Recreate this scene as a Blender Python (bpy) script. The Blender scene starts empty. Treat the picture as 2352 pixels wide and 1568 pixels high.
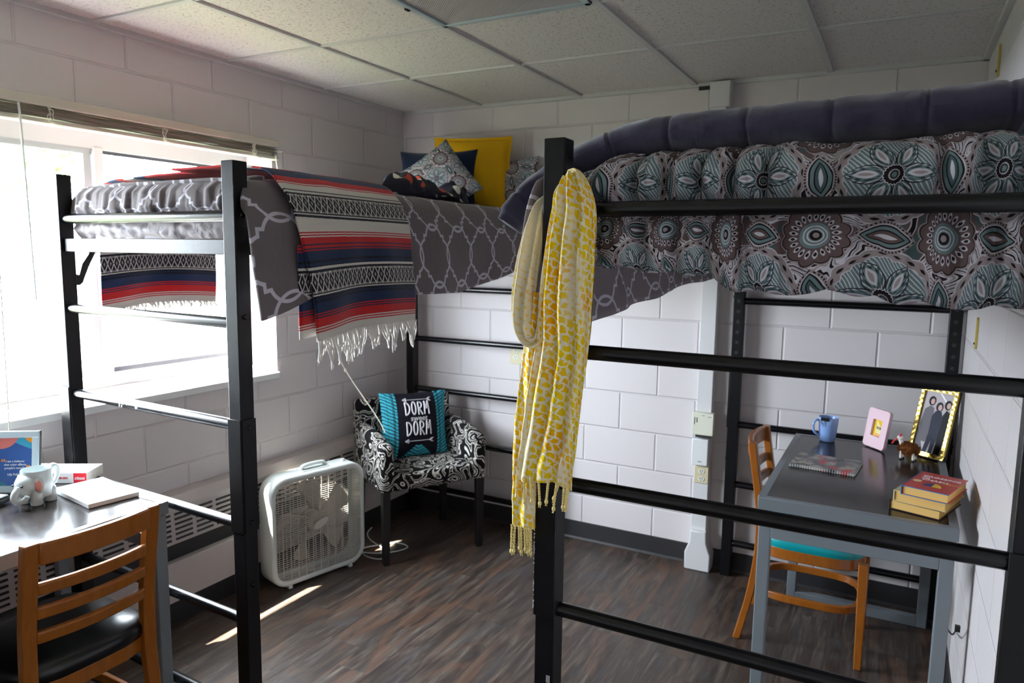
import bpy, bmesh, math, random
from mathutils import Vector, Matrix, noise
random.seed(7)
S = bpy.context.scene
COL = S.collection
PI = math.pi

# ---------------------------------------------------------------- camera
CAM = Vector((2.71817, -3.65676, 1.60455))
YAW, PITCH, ROLL = -0.490177, -0.122019, 0.01412
Fv = Vector((math.sin(YAW)*math.cos(PITCH), math.cos(YAW)*math.cos(PITCH), math.sin(PITCH)))
Rv = Vector((math.cos(YAW), -math.sin(YAW), 0)); Uv = Rv.cross(Fv)
R2 = Rv*math.cos(ROLL)+Uv*math.sin(ROLL); U2 = Uv*math.cos(ROLL)-Rv*math.sin(ROLL)
cd = bpy.data.cameras.new('camera'); cam = bpy.data.objects.new('camera', cd); COL.objects.link(cam)
cam.matrix_world = Matrix(((R2.x, U2.x, -Fv.x, CAM.x), (R2.y, U2.y, -Fv.y, CAM.y), (R2.z, U2.z, -Fv.z, CAM.z), (0, 0, 0, 1)))
cd.sensor_width = 36; cd.lens = 1654.877/2352*36; cd.clip_start = 0.05
cd.dof.use_dof = True; cd.dof.focus_distance = 1.75; cd.dof.aperture_fstop = 5.6
S.camera = cam
# ---------------------------------------------------------------- daylight
w = bpy.data.worlds.new('daylight'); S.world = w; w.use_nodes = True
bg = w.node_tree.nodes['Background']; bg.inputs[0].default_value = (0.83, 0.90, 1.0, 1); bg.inputs[1].default_value = 64.0
sd = bpy.data.lights.new('sun', 'SUN'); sd.energy = 110; sd.angle = 0.009; sd.color = (1, 0.93, 0.82)
sun = bpy.data.objects.new('sun', sd); COL.objects.link(sun)
sun.rotation_euler = Vector((0.308, 0.46, -1)).to_track_quat('-Z', 'Y').to_euler()
pd = bpy.data.lights.new('window_portal', 'AREA'); pd.shape = 'RECTANGLE'; pd.size = 1.70; pd.size_y = 1.0
pd.cycles.is_portal = True
po = bpy.data.objects.new('window_portal', pd); COL.objects.link(po)
po.location = (-0.27, -1.92, 1.54); po.rotation_euler = (PI/2, 0, -PI/2)
S.view_settings.view_transform = 'Standard'; S.view_settings.look = 'None'
S.view_settings.gamma = 1; S.view_settings.use_curve_mapping = False
S.view_settings.exposure = 0.22

# ---------------------------------------------------------------- room numbers
W, H, YF = 2.985, 2.434, -4.7          # right wall x, ceiling z, wall behind the camera
ZJ, XJ = 0.0542, 1.5694                # block joints: course offset, vertical joint offset
DZ = 0.79                              # desk height

# ---------------------------------------------------------------- node helper
class N:
    def __init__(s, nt): s.nt = nt
    def node(s, t, **k):
        n = s.nt.nodes.new(t)
        for a, b in k.items(): setattr(n, a, b)
        return n
    def m(s, op, *a):
        n = s.node('ShaderNodeMath', operation=op)
        for i, v in enumerate(a):
            if isinstance(v, X): s.nt.links.new(v.s, n.inputs[i])
            else: n.inputs[i].default_value = v
        return X(s, n.outputs[0])
    def coord(s, kind='Object'):
        n = s.node('ShaderNodeTexCoord'); sp = s.node('ShaderNodeSeparateXYZ')
        s.nt.links.new(n.outputs[kind], sp.inputs[0]); return [X(s, o) for o in sp.outputs]
    def vec(s, x, y, z=0.0):
        n = s.node('ShaderNodeCombineXYZ')
        for i, v in enumerate((x, y, z)):
            if isinstance(v, X): s.nt.links.new(v.s, n.inputs[i])
            else: n.inputs[i].default_value = v
        return n.outputs[0]
    def noise(s, v, scale, detail=3, rough=.5, dist=0.0):
        n = s.node('ShaderNodeTexNoise'); s.nt.links.new(v, n.inputs['Vector'])
        n.inputs['Scale'].default_value = scale; n.inputs['Detail'].default_value = detail
        n.inputs['Roughness'].default_value = rough; n.inputs['Distortion'].default_value = dist
        return X(s, n.outputs[0])
    def vor(s, v, scale, feature='F1', rnd=1.0, out=0):
        n = s.node('ShaderNodeTexVoronoi', feature=feature); s.nt.links.new(v, n.inputs['Vector'])
        n.inputs['Scale'].default_value = scale; n.inputs['Randomness'].default_value = rnd
        return X(s, n.outputs[out])
    def wn(s, v):
        n = s.node('ShaderNodeTexWhiteNoise', noise_dimensions='3D'); s.nt.links.new(v, n.inputs['Vector'])
        return X(s, n.outputs[0])
    def step(s, x, lo, hi):          # smooth 0..1 between lo and hi
        n = s.node('ShaderNodeMapRange', interpolation_type='SMOOTHSTEP'); s.nt.links.new(x.s, n.inputs[0])
        n.inputs[1].default_value = lo; n.inputs[2].default_value = hi; return X(s, n.outputs[0])
    def mix(s, f, a, b):
        n = s.node('ShaderNodeMix', data_type='RGBA')
        def put(i, v):
            if isinstance(v, X): s.nt.links.new(v.s, n.inputs[i])
            elif hasattr(v, 'is_linked'): s.nt.links.new(v, n.inputs[i])
            elif isinstance(v, (int, float)): n.inputs[i].default_value = v
            else: n.inputs[i].default_value = (*v, 1)
        put(0, f); put(6, a); put(7, b); return n.outputs[2]
    def ramp(s, x, stops, const=True):
        n = s.node('ShaderNodeValToRGB'); r = n.color_ramp; r.interpolation = 'CONSTANT' if const else 'LINEAR'
        while len(r.elements) > 1: r.elements.remove(r.elements[0])
        r.elements[0].position = stops[0][0]; r.elements[0].color = (*stops[0][1], 1)
        for p, c in stops[1:]:
            e = r.elements.new(p); e.color = (*c, 1)
        s.nt.links.new(x.s, n.inputs[0]); return n.outputs[0]
class X:
    def __init__(s, n, sock): s.n = n; s.s = sock
    def __add__(s, o): return s.n.m('ADD', s, o)
    __radd__ = __add__
    def __sub__(s, o): return s.n.m('SUBTRACT', s, o)
    def __rsub__(s, o): return s.n.m('SUBTRACT', o, s)
    def __mul__(s, o): return s.n.m('MULTIPLY', s, o)
    __rmul__ = __mul__
    def __truediv__(s, o): return s.n.m('DIVIDE', s, o)
    def abs(s): return s.n.m('ABSOLUTE', s)
    def sin(s): return s.n.m('SINE', s)
    def floor(s): return s.n.m('FLOOR', s)
    def frac(s): return s.n.m('FRACT', s)
    def sqrt(s): return s.n.m('SQRT', s)
    def min(s, o): return s.n.m('MINIMUM', s, o)
    def max(s, o): return s.n.m('MAXIMUM', s, o)
    def lt(s, o): return s.n.m('LESS_THAN', s, o)
    def gt(s, o): return s.n.m('GREATER_THAN', s, o)
    def tri(s, p): return s.n.m('PINGPONG', s, p)     # triangle fold 0..p
    def centre(s, p): return (s/p+.5).frac()*p-p/2    # fold into -p/2..p/2
def ln(a, b): return (a*a+b*b).sqrt()
def sr(*c):      # sRGB 0-255 -> linear
    return tuple((v/255/12.92 if v/255 <= .04045 else ((v/255+.055)/1.055)**2.4) for v in c)
MATS = {}
def mat(name, col=(.5, .5, .5), rough=.5, metal=0, spec=.5, fn=None, **kw):
    m = bpy.data.materials.new(name); m.use_nodes = True; nt = m.node_tree
    b = nt.nodes['Principled BSDF']
    b.inputs['Base Color'].default_value = (*col, 1); b.inputs['Roughness'].default_value = rough
    b.inputs['Metallic'].default_value = metal; b.inputs['Specular IOR Level'].default_value = spec
    for k, v in kw.items(): b.inputs[k.replace('_', ' ')].default_value = v
    if fn:
        n = N(nt); r = fn(n)
        if 'color' in r: nt.links.new(r['color'].s if isinstance(r['color'], X) else r['color'], b.inputs['Base Color'])
        if 'rough' in r: nt.links.new(r['rough'].s, b.inputs['Roughness'])
        if 'bump' in r:
            bp = n.node('ShaderNodeBump'); bp.inputs['Strength'].default_value = r.get('strength', .5)
            bp.inputs['Distance'].default_value = r.get('dist', .003)
            nt.links.new(r['bump'].s, bp.inputs['Height']); nt.links.new(bp.outputs[0], b.inputs['Normal'])
    MATS[name] = m; return m

# ---------------------------------------------------------------- materials
def block_wall(axis, off):
    def f(n):
        x, y, z = n.coord(); u = (x if axis == 'x' else y)
        row = ((z-ZJ)/.2032).floor(); fz = (z-ZJ)/.2032-row
        par = (row*.5).frac()*2                      # 1 on odd courses
        fu = ((u-off)/.4064+par*.5).frac()
        dz = fz.min(1-fz)*.2032; du = fu.min(1-fu)*.4064
        d = dz.min(du)
        g = n.step(d, .001, .0075)
        v = n.vec(x, y, z)
        fine = n.noise(v, 220, 3, .6); big = n.noise(v, 26, 2)
        cid = n.wn(n.vec(((u-off)/.4064+par*.5).floor(), row))
        c = n.mix(n.noise(v, 1.3, 2), (.685, .635, .635), (.725, .675, .67))
        c = n.mix(cid*.25, c, (.64, .61, .61))
        return dict(color=c, bump=g*1.0+fine*.12+big*.10, strength=.8, dist=.0055)
    return f
mat('wall_back_paint', rough=.55, fn=block_wall('x', XJ+.2032))
mat('wall_left_paint', rough=.55, fn=block_wall('y', -.869))
mat('wall_right_paint', rough=.42, fn=block_wall('y', -.6))
def floor_fn(n):
    x, y, z = n.coord()
    row = (x/.152).floor(); fx = x/.152-row
    sh = n.wn(n.vec(row, 3.3))*.915
    cy = ((y+sh)/.915); cell = cy.floor(); fy = cy-cell
    idv = n.wn(n.vec(row, cell, 1.7)); id2 = n.wn(n.vec(row, cell, 9.1))
    st = n.vec(x*9+idv*40, y*.9+id2*17, id2*8)
    a = n.noise(st, 3.2, 6, .68, .6); b2 = n.noise(n.vec(x*60+id2*9, y*3, idv*5), 3, 4, .7)
    gr = n.noise(n.vec(x*3+idv*11, y*.8, id2*3), 2.2, 3, .6, 1.5)
    c = n.ramp(a*.72+b2*.28, [(.35, sr(32, 25, 22)), (.45, sr(54, 44, 39)), (.52, sr(72, 61, 54)), (.60, sr(98, 86, 76)), (.68, sr(120, 108, 96))], False)
    c = n.mix(n.step(gr, .50, .66)*.6, c, sr(102, 72, 54))
    c = n.mix(n.step(1-gr, .54, .70)*.45, c, sr(74, 76, 82))
    c = n.mix(id2*.35, c, sr(62, 53, 48))
    e = fx.min(1-fx)*.152; e2 = fy.min(1-fy)*.915; d = e.min(e2)
    g = n.step(d, .0004, .0022)
    c = n.mix((1-g)*.75, c, (.03, .022, .02))
    return dict(color=c, rough=n.step(a, .2, .8)*.15+.36, bump=g*.7+b2*.25, strength=.35, dist=.002)
mat('floor_plank', fn=floor_fn)
def tile_fn(n):
    x, y, z = n.coord(); v = n.vec(x, y, z)
    p = n.step(n.vor(v, 95), .10, .22); q = n.step(n.noise(v, 75, 3, .7), .34, .42)
    k = p.min(q)
    return dict(color=n.mix(k, (.40, .37, .35), (.76, .72, .69)), bump=k, strength=.6, dist=.002)
mat('ceiling_tile', rough=.85, fn=tile_fn)
mat('grid_white', (.62, .61, .60), .45)
mat('base_vinyl', sr(44, 42, 44), .45)
def pc_fn(n):
    x, y, z = n.coord(); v = n.vec(x, y, z)
    return dict(bump=n.noise(v, 420, 2), strength=.35, dist=.0012)
mat('black_powder', sr(10, 10, 13), .38, spec=.32, fn=pc_fn)
mat('black_tube', sr(8, 8, 11), .27, spec=.45)
mat('chip_white', (.7, .7, .7), .6)
mat('vinyl_white', (.50, .49, .50), .4)
mat('alu_grey', (.42, .44, .46), .35, metal=.3)
mat('dark_gasket', (.04, .04, .05), .5)
mat('plastic_white', (.78, .79, .79), .35)
mat('raceway_white', (.70, .69, .69), .4)
mat('almond', sr(214, 203, 168), .4)
mat('almond_light', sr(226, 226, 208), .4)
mat('slot_dark', (.02, .02, .02), .7)
mat('blind_slat', sr(140, 130, 110), .4)
mat('blind_rail', sr(206, 200, 184), .35)
mat('cord_cream', sr(214, 208, 190), .6)
mat('heater_paint', sr(178, 170, 168), .4)
mat('heater_dark', (.012, .012, .014), .6)
def glass_mat():
    m = bpy.data.materials.new('window_glass'); m.use_nodes = True; nt = m.node_tree; nt.nodes.clear()
    o = nt.nodes.new('ShaderNodeOutputMaterial'); t = nt.nodes.new('ShaderNodeBsdfTransparent'); g = nt.nodes.new('ShaderNodeBsdfGlossy')
    mx = nt.nodes.new('ShaderNodeMixShader'); mx.inputs[0].default_value = .06; g.inputs['Roughness'].default_value = .02
    t.inputs[0].default_value = (.95, .97, .97, 1)
    nt.links.new(t.outputs[0], mx.inputs[1]); nt.links.new(g.outputs[0], mx.inputs[2]); nt.links.new(mx.outputs[0], o.inputs[0])
    MATS['window_glass'] = m
glass_mat()
mat('grass', fn=lambda n: dict(color=n.mix(n.noise(n.vec(*n.coord()), 6, 4), (.075, .085, .045), (.11, .12, .075))), rough=.9)
mat('leaf', (.12, .26, .05), .7); mat('bark', (.12, .09, .06), .9)
# fabrics
def weave(n, s=900.0, uv=None):
    u, v, _ = n.coord('UV') if uv is None else uv
    return ((u*s).sin()*(v*s).sin())
def trellis(n, P=.185, lc=sr(196, 192, 204), bc=sr(112, 103, 106)):
    u, v, _ = n.coord('UV')
    a = u.centre(P).abs(); b = v.centre(P).abs()
    q, r, s_ = P*.265, P*.285, P*.352
    def shp(x, y):
        return (ln(x-q, y)-r).min(ln(x, y-q)-r).min(x.max(y)-s_).abs()
    d = shp(a, b).min(shp(P-a, b)).min(shp(a, P-b))
    line = 1-n.step(d, .0036, .0050)
    nz = n.noise(n.vec(u, v), 40, 3)
    wr = n.noise(n.vec(u*1.0, v*.35), 26, 4, .6, .8)
    c = n.mix(line, n.mix(nz, bc, tuple(x*.88 for x in bc)), lc)
    return dict(color=c, bump=wr, strength=.35, dist=.008)
mat('trellis_fabric', rough=.8, spec=.2, fn=trellis, Sheen_Weight=.2)
mat('trellis_dark', rough=.8, spec=.2, fn=lambda n: trellis(n, .24, bc=sr(132, 122, 126)))
mat('grey_sheet', sr(168, 160, 164), .75, fn=lambda n: (lambda c: dict(bump=n.noise(n.vec(c[0], c[1]*.4), 22, 4, .6, 1), strength=.5, dist=.012))(n.coord('UV')))
def paisley(n, P=.27):
    TAU = sr(160, 148, 150); TEAL = sr(108, 132, 134); TEAL2 = sr(74, 96, 100); WH = sr(206, 204, 212); BK = sr(30, 22, 24); BR = sr(104, 86, 86)
    u, v, _ = n.coord('UV')
    wv = (n.noise(n.vec(u, v), 9, 2)-.5)*.028
    u = u+wv; v = v+wv*.6
    th0 = lambda a, b: n.m('ARCTAN2', b, a)
    # ground: wavy concentric white and black contour lines with brown islands
    k = n.noise(n.vec(u, v), 11, 1, .4, .6)
    f = (k*16).frac()
    c = n.mix(f.lt(.30), WH, BK); c = n.mix((f.gt(.62))*(f.lt(.80)), c, TAU)
    c = n.mix(n.step(k, .60, .605), c, BR); c = n.mix(n.step(k, .66, .665), c, TEAL2)
    # corner fans: brown with little white petals
    a = (u+P/2).centre(P); b = (v+P/2).centre(P); r = ln(a, b); t = th0(a, b)
    sc = (t*6).sin().abs()
    R = r-sc*P*.035
    c = n.mix(R.lt(P*.245), c, TAU); c = n.mix(R.lt(P*.232), c, BK); c = n.mix(R.lt(P*.222), c, BR)
    pet = (t*11).sin().abs(); q = ((r-P*.165)/(P*.038)).abs()
    c = n.mix((q+(1-pet)*1.5).lt(.95), c, WH); c = n.mix((q+(1-pet)*1.5).lt(.45), c, BK)
    c = n.mix(r.lt(P*.115), c, TEAL); c = n.mix((r*900).sin().gt(.3)*(r.lt(P*.105)), c, WH); c = n.mix(r.lt(P*.045), c, BK); c = n.mix(r.lt(P*.025), c, TAU)
    # flower discs on the lattice
    a = u.centre(P); b = v.centre(P); r = ln(a, b); t = th0(a, b)
    R = r-(t*9).sin().abs()*P*.018
    c = n.mix(R.lt(P*.395), c, WH); c = n.mix(R.lt(P*.385), c, TAU)
    dt = ((t*20).sin())*.5+.5; dr = 1-((r-P*.365)/(P*.014)).abs()
    c = n.mix((dt+dr).gt(1.25), c, BK)
    c = n.mix(R.lt(P*.325), c, WH); c = n.mix(R.lt(P*.318), c, TEAL)
    hat = (u*700+v*500).sin().gt(.55); c = n.mix(hat*R.lt(P*.318), c, WH)
    pa = n.m('PINGPONG', t+PI, PI/6)
    ex = (r-P*.19)/(P*.135); ey = (pa.sin()*r)/(P*.072)
    e = ex*ex+ey
    c = n.mix(e.lt(1.12), c, BK); c = n.mix(e.lt(1.04), c, TEAL2)
    dots = ((t*54).sin().gt(-.1)).max((r*720).sin().gt(.2)*0.0)
    c = n.mix(e.gt(.82)*e.lt(.98)*dots, c, WH); c = n.mix(e.lt(.74), c, TEAL)
    c = n.mix(e.gt(.55)*e.lt(.70)*dots, c, BK)
    c = n.mix(e.lt(.44), c, WH); c = n.mix(e.lt(.20), c, TAU)
    rc = r-(t*9).sin().abs()*P*.008
    c = n.mix(rc.lt(P*.078), c, WH); c = n.mix(rc.lt(P*.070), c, BK); c = n.mix(rc.gt(P*.030)*rc.lt(P*.038), c, WH); c = n.mix(rc.lt(P*.016), c, TEAL)
    # nested eye shapes half way between flowers, each with dotted surround
    for du, dv_, sx_, sy_, tl in ((P/2, 0, .105, .19, .12), (0, P/2, .19, .105, -.12)):
        a = (u+du).centre(P); b = (v+dv_).centre(P)
        a2 = a+b*tl; b2 = b-a*tl
        big, sml = (b2, a2) if sy_ > sx_ else (a2, b2)
        ex = (big/(P*.20)); ey = (sml/(P*.105)).abs()
        e = ex*ex+ey; t = th0(a, b)
        c = n.mix(e.lt(1.28), c, TAU)
        c = n.mix(e.gt(1.06)*e.lt(1.20)*((t*30).sin().gt(0.0)), c, BK)
        c = n.mix(e.lt(.98), c, WH); c = n.mix(e.lt(.90), c, BK); c = n.mix(e.lt(.76), c, TEAL); c = n.mix(e.lt(.50), c, BK); c = n.mix(e.lt(.40), c, TEAL2 if tl > 0 else BR); c = n.mix(e.lt(.17), c, WH)
    wr = n.noise(n.vec(u, v*.4), 30, 4, .6, .6)
    return dict(color=c, bump=wr, strength=.4, dist=.010)
mat('paisley_fabric', rough=.75, spec=.25, fn=paisley)
mat('paisley_small', rough=.8, spec=.2, fn=lambda n: paisley(n, .16))
mat('purple_fleece', sr(62, 58, 78), .85, spec=.2, Sheen_Weight=.4, fn=lambda n: (lambda c: dict(color=n.mix(n.noise(n.vec(c[0], c[1]), 60, 4), sr(52, 48, 66), sr(64, 60, 82)), bump=n.noise(n.vec(c[0], c[1]*.5), 30, 4, .6, 1), strength=.35, dist=.006))(n.coord('UV')))
def serape(n):
    u, v, _ = n.coord('UV'); WH = sr(226, 218, 210); RD = sr(206, 30, 34); NV = sr(24, 44, 84); DK = sr(16, 18, 38)
    jit = (n.noise(n.vec(u*30, v*4), 6, 2)-.5)*.003
    s_ = v+jit
    rib = (s_*2100).sin()*.5+.5
    L = 1.0
    seq = [(0, WH), (.030, RD), (.033, WH), (.037, RD), (.041, WH), (.045, RD), (.072, NV), (.075, RD), (.080, NV), (.083, RD), (.088, NV), (.118, DK),
           (.128, NV), (.132, DK), (.137, WH), (.143, DK), (.212, WH), (.219, DK), (.226, NV), (.232, DK), (.242, NV), (.268, RD), (.271, NV), (.276, RD), (.282, NV), (.286, RD),
           (.308, WH), (.311, RD), (.316, WH), (.320, RD), (.324, WH), (.362, DK), (.368, WH), (.374, DK), (.440, WH), (.446, DK), (.452, WH), (.475, RD), (.479, WH), (.484, RD), (.505, NV), (.56, RD), (.60, WH), (.66, NV), (.72, RD)]
    ci = n.ramp(s_, seq[:26]); cj = n.ramp(s_, [(0, seq[25][1])]+seq[26:]); c = n.mix(s_.gt(seq[26][0]), ci, cj)
    fleck = n.noise(n.vec(u, s_), 700, 2).gt(.68)
    c = n.mix(fleck*.5, c, sr(120, 112, 108))
    for lo, hi in ((.148, .207), (.379, .435)):
        mid = (lo+hi)/2; hh = (hi-lo)/2
        yy = (s_-mid)/hh; T = .026
        tt = (u/T).frac()*2-1
        q = n.m('SNAP', yy, .16); p = n.m('SNAP', tt, .16)
        x1 = ((p.abs()-(1-q.abs())).abs()).lt(.13)            # crossing diagonals
        x2 = ((p.abs()+q.abs())).lt(.26)*((p.abs()+q.abs())).gt(.1)
        dot = ((u*900).sin().gt(0))
        pat = x1.max(x2).max((yy.abs().gt(.80))*dot)
        inb = (yy.abs()).lt(1.0)
        c = n.mix(inb*pat, c, WH)
    bump = rib*.5+n.noise(n.vec(u, s_), 420, 3)*.9
    return dict(color=c, bump=bump, strength=.6, dist=.004)
mat('serape_wool', rough=.95, spec=.1, fn=serape, Sheen_Weight=.3)
mat('fringe_white', sr(232, 226, 220), .9)
def scarf_fn(n):
    u, v, _ = n.coord('UV')
    nx = (n.noise(n.vec(u, v), 60, 2)-.5)*1.3; ny = (n.noise(n.vec(u+7.0, v), 60, 2)-.5)*1.2
    x = (u-v*.22)*46+nx; y = (v+u*.32)*58+ny
    row = y.floor(); fx = (x+row*.5).frac()-.5; fy = y.frac()-.5
    cell = n.wn(n.vec((x+row*.5).floor(), row))
    e = (fx.abs()).max(fy.abs())
    blob = 1-n.step(e+cell*.06, .375, .42)
    fade = n.step(n.noise(n.vec(u*2.2, v*.9), 6, 2), .34, .48)
    small = 1-n.step((fx.abs()*1.2).max(fy.abs()*2.6), .30, .36)
    CR = sr(240, 229, 200); YE = sr(240, 204, 26); OR = sr(244, 178, 4)
    pat = fade*blob+(1-fade)*small*.7
    cream = n.step(u, .49, .50)*(1-n.step(u, .84, .85))
    pat = pat*(1-cream)+small*cream*.75*n.step(v, .12, .3)
    c = n.mix(pat, CR, n.mix(n.step(n.noise(n.vec(u, v), 9, 1), .45, .65), YE, OR))
    return dict(color=c, bump=n.noise(n.vec(u*3, v), 60, 4, .7, .5), strength=.4, dist=.004)
mat('scarf_cotton', rough=.9, spec=.1, fn=scarf_fn, Transmission_Weight=0.0)
mat('scarf_thread', sr(232, 210, 140), .9)
def squiggle(n, sc=1.0):
    x, y, z = n.coord()
    k = n.noise(n.vec(x, y, z), 11*sc, 0, .3, .55)
    k2 = n.noise(n.vec(x+5.0, y+3.0, z), 9*sc, 0, 0, .3)
    d = ((k*6.0).frac()-.5).abs()
    line = 1-n.step((d-.17).abs(), .05, .085)
    gap = ((k2*6).frac()-.5).abs()
    line = line*n.step(gap, .05, .075)
    cap = (1-n.step((gap-.085).abs(), .015, .03))*d.lt(.17)
    c = n.mix(line.max(cap), sr(18, 17, 19), sr(214, 208, 198))
    return dict(color=c, bump=n.noise(n.vec(x, y, z), 500, 2), strength=.25, dist=.001)
mat('squiggle_fabric', rough=.85, spec=.2, fn=squiggle)
mat('leg_black', sr(22, 18, 18), .4)
mat('pillow_yellow', sr(222, 172, 26), .85, spec=.15, fn=lambda n: (lambda c: dict(bump=n.noise(n.vec(c[0], c[1]), 700, 2), strength=.3, dist=.001))(n.coord('UV')))
mat('pillow_navy', sr(20, 34, 62), .9, spec=.1, Sheen_Weight=.3, fn=lambda n: (lambda c: dict(bump=((c[0]*400).sin()*(c[1]*400).sin()), strength=.4, dist=.002))(n.coord('UV')))
def dormpillow(n):
    u, v, _ = n.coord('UV'); TQ = sr(64, 176, 196); BK = sr(26, 24, 34)
    au = u.abs()
    side = au.gt(.118)
    tri_ = (v+.2-.085).lt(0)*((v+.20)+au*.9).lt(.10)
    nz = n.noise(n.vec(u, v), 20, 2)*.02
    ln1 = (((v+nz-au*.5)*330).sin()).gt(.62)
    ln2 = ((au-.135).abs()).lt(.0022).max(((au-.142).abs()).lt(.0015)).max(((au-.172).abs()).lt(.0015)*(v*900).sin().gt(0))
    c = n.mix(ln1.max(ln2), TQ, BK)
    c = n.mix(side.max(tri_), BK, c)
    return dict(color=c, bump=n.noise(n.vec(u, v), 18, 3, .5, .8), strength=.3, dist=.01)
mat('dorm_pillow_fabric', rough=.8, spec=.2, fn=dormpillow)
mat('print_white', sr(226, 222, 226), .8)
def floral_dark(n):
    u, v, _ = n.coord('UV'); p = n.vec(u, v)
    a = n.vor(p, 20, out=0); cid = n.vor(p, 20, out=1)
    c = n.mix(a.lt(.42)*cid.gt(.30), sr(26, 26, 46), n.mix(cid.gt(.62), sr(236, 232, 220), n.mix(cid.gt(.45), sr(214, 172, 60), sr(196, 74, 50))))
    return dict(color=c)
mat('floral_dark', rough=.7, fn=floral_dark)
# wood, desks, small things
def wood(n):
    x, y, z = n.coord(); a = n.noise(n.vec(x*6, y*6, z*1.2), 9, 5, .65, .7)
    c = n.mix(a, sr(126, 66, 12), sr(172, 100, 24))
    sc_ = n.noise(n.vec(x, y, z*.5), 120, 2).gt(.80)
    return dict(color=n.mix(sc_*.6, c, sr(220, 170, 110)), bump=a, strength=.15, dist=.001)
mat('oak_wood', rough=.32, fn=wood, Coat_Weight=.4)
mat('vinyl_black', sr(18, 18, 20), .28); mat('vinyl_teal', sr(0, 150, 156), .35)
def lam(n):
    x, y, z = n.coord(); a = n.noise(n.vec(x*14, y*1.5, z), 8, 5, .7)
    sm = n.noise(n.vec(x, y, z), 7, 3, .6, 1.5)
    return dict(color=n.mix(a, sr(36, 33, 33), sr(54, 49, 47)), rough=sm*.10+.12, bump=a, strength=.12, dist=.0006)
mat('desk_laminate', fn=lam, spec=.24)
mat('desk_grey', sr(118, 124, 130), .38, fn=lambda n: (lambda c: dict(bump=n.noise(n.vec(*c), 500, 2), strength=.15, dist=.0008))(n.coord()))
mat('ceramic_white', sr(206, 216, 216), .12, spec=.7); mat('ceramic_pink', sr(226, 150, 140), .2); mat('ceramic_dark', sr(30, 34, 34), .3)
mat('ceramic_blue', sr(140, 172, 226), .2, spec=.6); mat('inside_dark', sr(30, 34, 52), .3)
mat('paper', sr(236, 232, 222), .7); mat('paper_yellow', sr(232, 190, 112), .8, fn=lambda n: (lambda c: dict(color=n.mix(((c[2]*2600).sin()*.5+.5)*.3, sr(232, 190, 112), sr(196, 150, 80))))(n.coord()))
mat('cover_red', sr(190, 46, 38), .35); mat('cover_blue', sr(30, 130, 190), .35); mat('cover_white', sr(232, 232, 232), .35)
mat('label_red', sr(214, 26, 44), .4); mat('ink_black', (.015, .015, .018), .5); mat('ink_grey', sr(150, 160, 170), .5)
mat('cover_cream', sr(226, 206, 150), .5); mat('cover_dark', sr(52, 36, 34), .4)
mat('ink_white', (.8, .8, .8), .5); mat('ink_orange', sr(236, 140, 40), .5); mat('ink_yellow', sr(232, 190, 50), .5); mat('ink_blue', sr(34, 52, 110), .5)
mat('frame_silver', sr(186, 200, 206), .35, metal=.1); mat('frame_pink', sr(240, 206, 216), .5)
mat('frame_gold', sr(196, 168, 86), .25, metal=.9, fn=lambda n: (lambda c: dict(bump=(c[2]*300).sin()*(c[0]*300).sin(), strength=.25, dist=.0015))(n.coord()))
def quote_fn(n):
    u, v, _ = n.coord('UV')
    w_ = (u*22).sin()*.010
    BL = sr(52, 88, 150); c = BL
    c = n.mix((v+w_+(u-.0)*.25).gt(.062), BL, sr(64, 160, 190))
    c = n.mix((ln(u+.045, v-.10)).lt(.058), c, sr(214, 120, 110))
    c = n.mix((ln(u-.062, v-.095)+w_*.4).lt(.040), c, sr(236, 150, 40))
    c = n.mix((ln(u+.05, v+.10)).lt(.035), c, sr(24, 120, 140))
    return dict(color=c)
mat('quote_print', rough=.25, fn=quote_fn)
def you_fn(n):
    u, v, _ = n.coord('UV'); nz = n.noise(n.vec(u, v), 40, 2)*.016
    c = n.mix((u+v+nz).gt(.026), sr(242, 232, 170), sr(240, 196, 20))
    c = n.mix((v+nz).lt(-.016), c, sr(236, 180, 120)); c = n.mix((u*-1+nz).gt(.024), c, sr(240, 196, 20))
    return dict(color=c)
mat('you_print', rough=.4, fn=you_fn)
def nb_fn(n):
    x, y, z = n.coord(); p = n.vec(x, y, z)
    a = n.noise(p, 16, 3); b = n.noise(n.vec(x+4.0, y, z), 22, 4, .6)
    c = n.mix(n.step(a, .40, .60), sr(96, 100, 104), sr(176, 170, 160)); c = n.mix(n.step(b, .55, .62), c, sr(196, 66, 66))
    return dict(color=n.mix(n.step(1-b, .58, .66), c, sr(58, 56, 50)))
mat('notebook_floral', rough=.4, fn=nb_fn)
mat('wool_brown', sr(120, 66, 20), .95); mat('felt_white', sr(226, 214, 206), .9); mat('felt_red', sr(206, 56, 60), .9)
mat('photo_wall', sr(186, 176, 178), .4, spec=.2); mat('photo_grey', sr(108, 104, 110), .5, spec=.15); mat('photo_dark', sr(44, 46, 64), .5, spec=.15); mat('photo_skin', sr(170, 112, 96), .35); mat('photo_black', sr(24, 22, 28), .5, spec=.15)
mat('fan_plastic', sr(214, 220, 216), .38); mat('fan_grille', sr(206, 200, 190), .45); mat('fan_blade', sr(190, 182, 170), .45, Alpha=1.0)
mat('laptop_silver', sr(170, 178, 184), .3, metal=.4)
mat('lens_plastic', sr(190, 184, 184), .3, fn=lambda n: (lambda c: dict(bump=((c[0]*700).sin()*(c[1]*700).sin()), strength=.5, dist=.002))(n.coord()))
mat('bracket_yellow', sr(196, 176, 90), .5)

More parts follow.
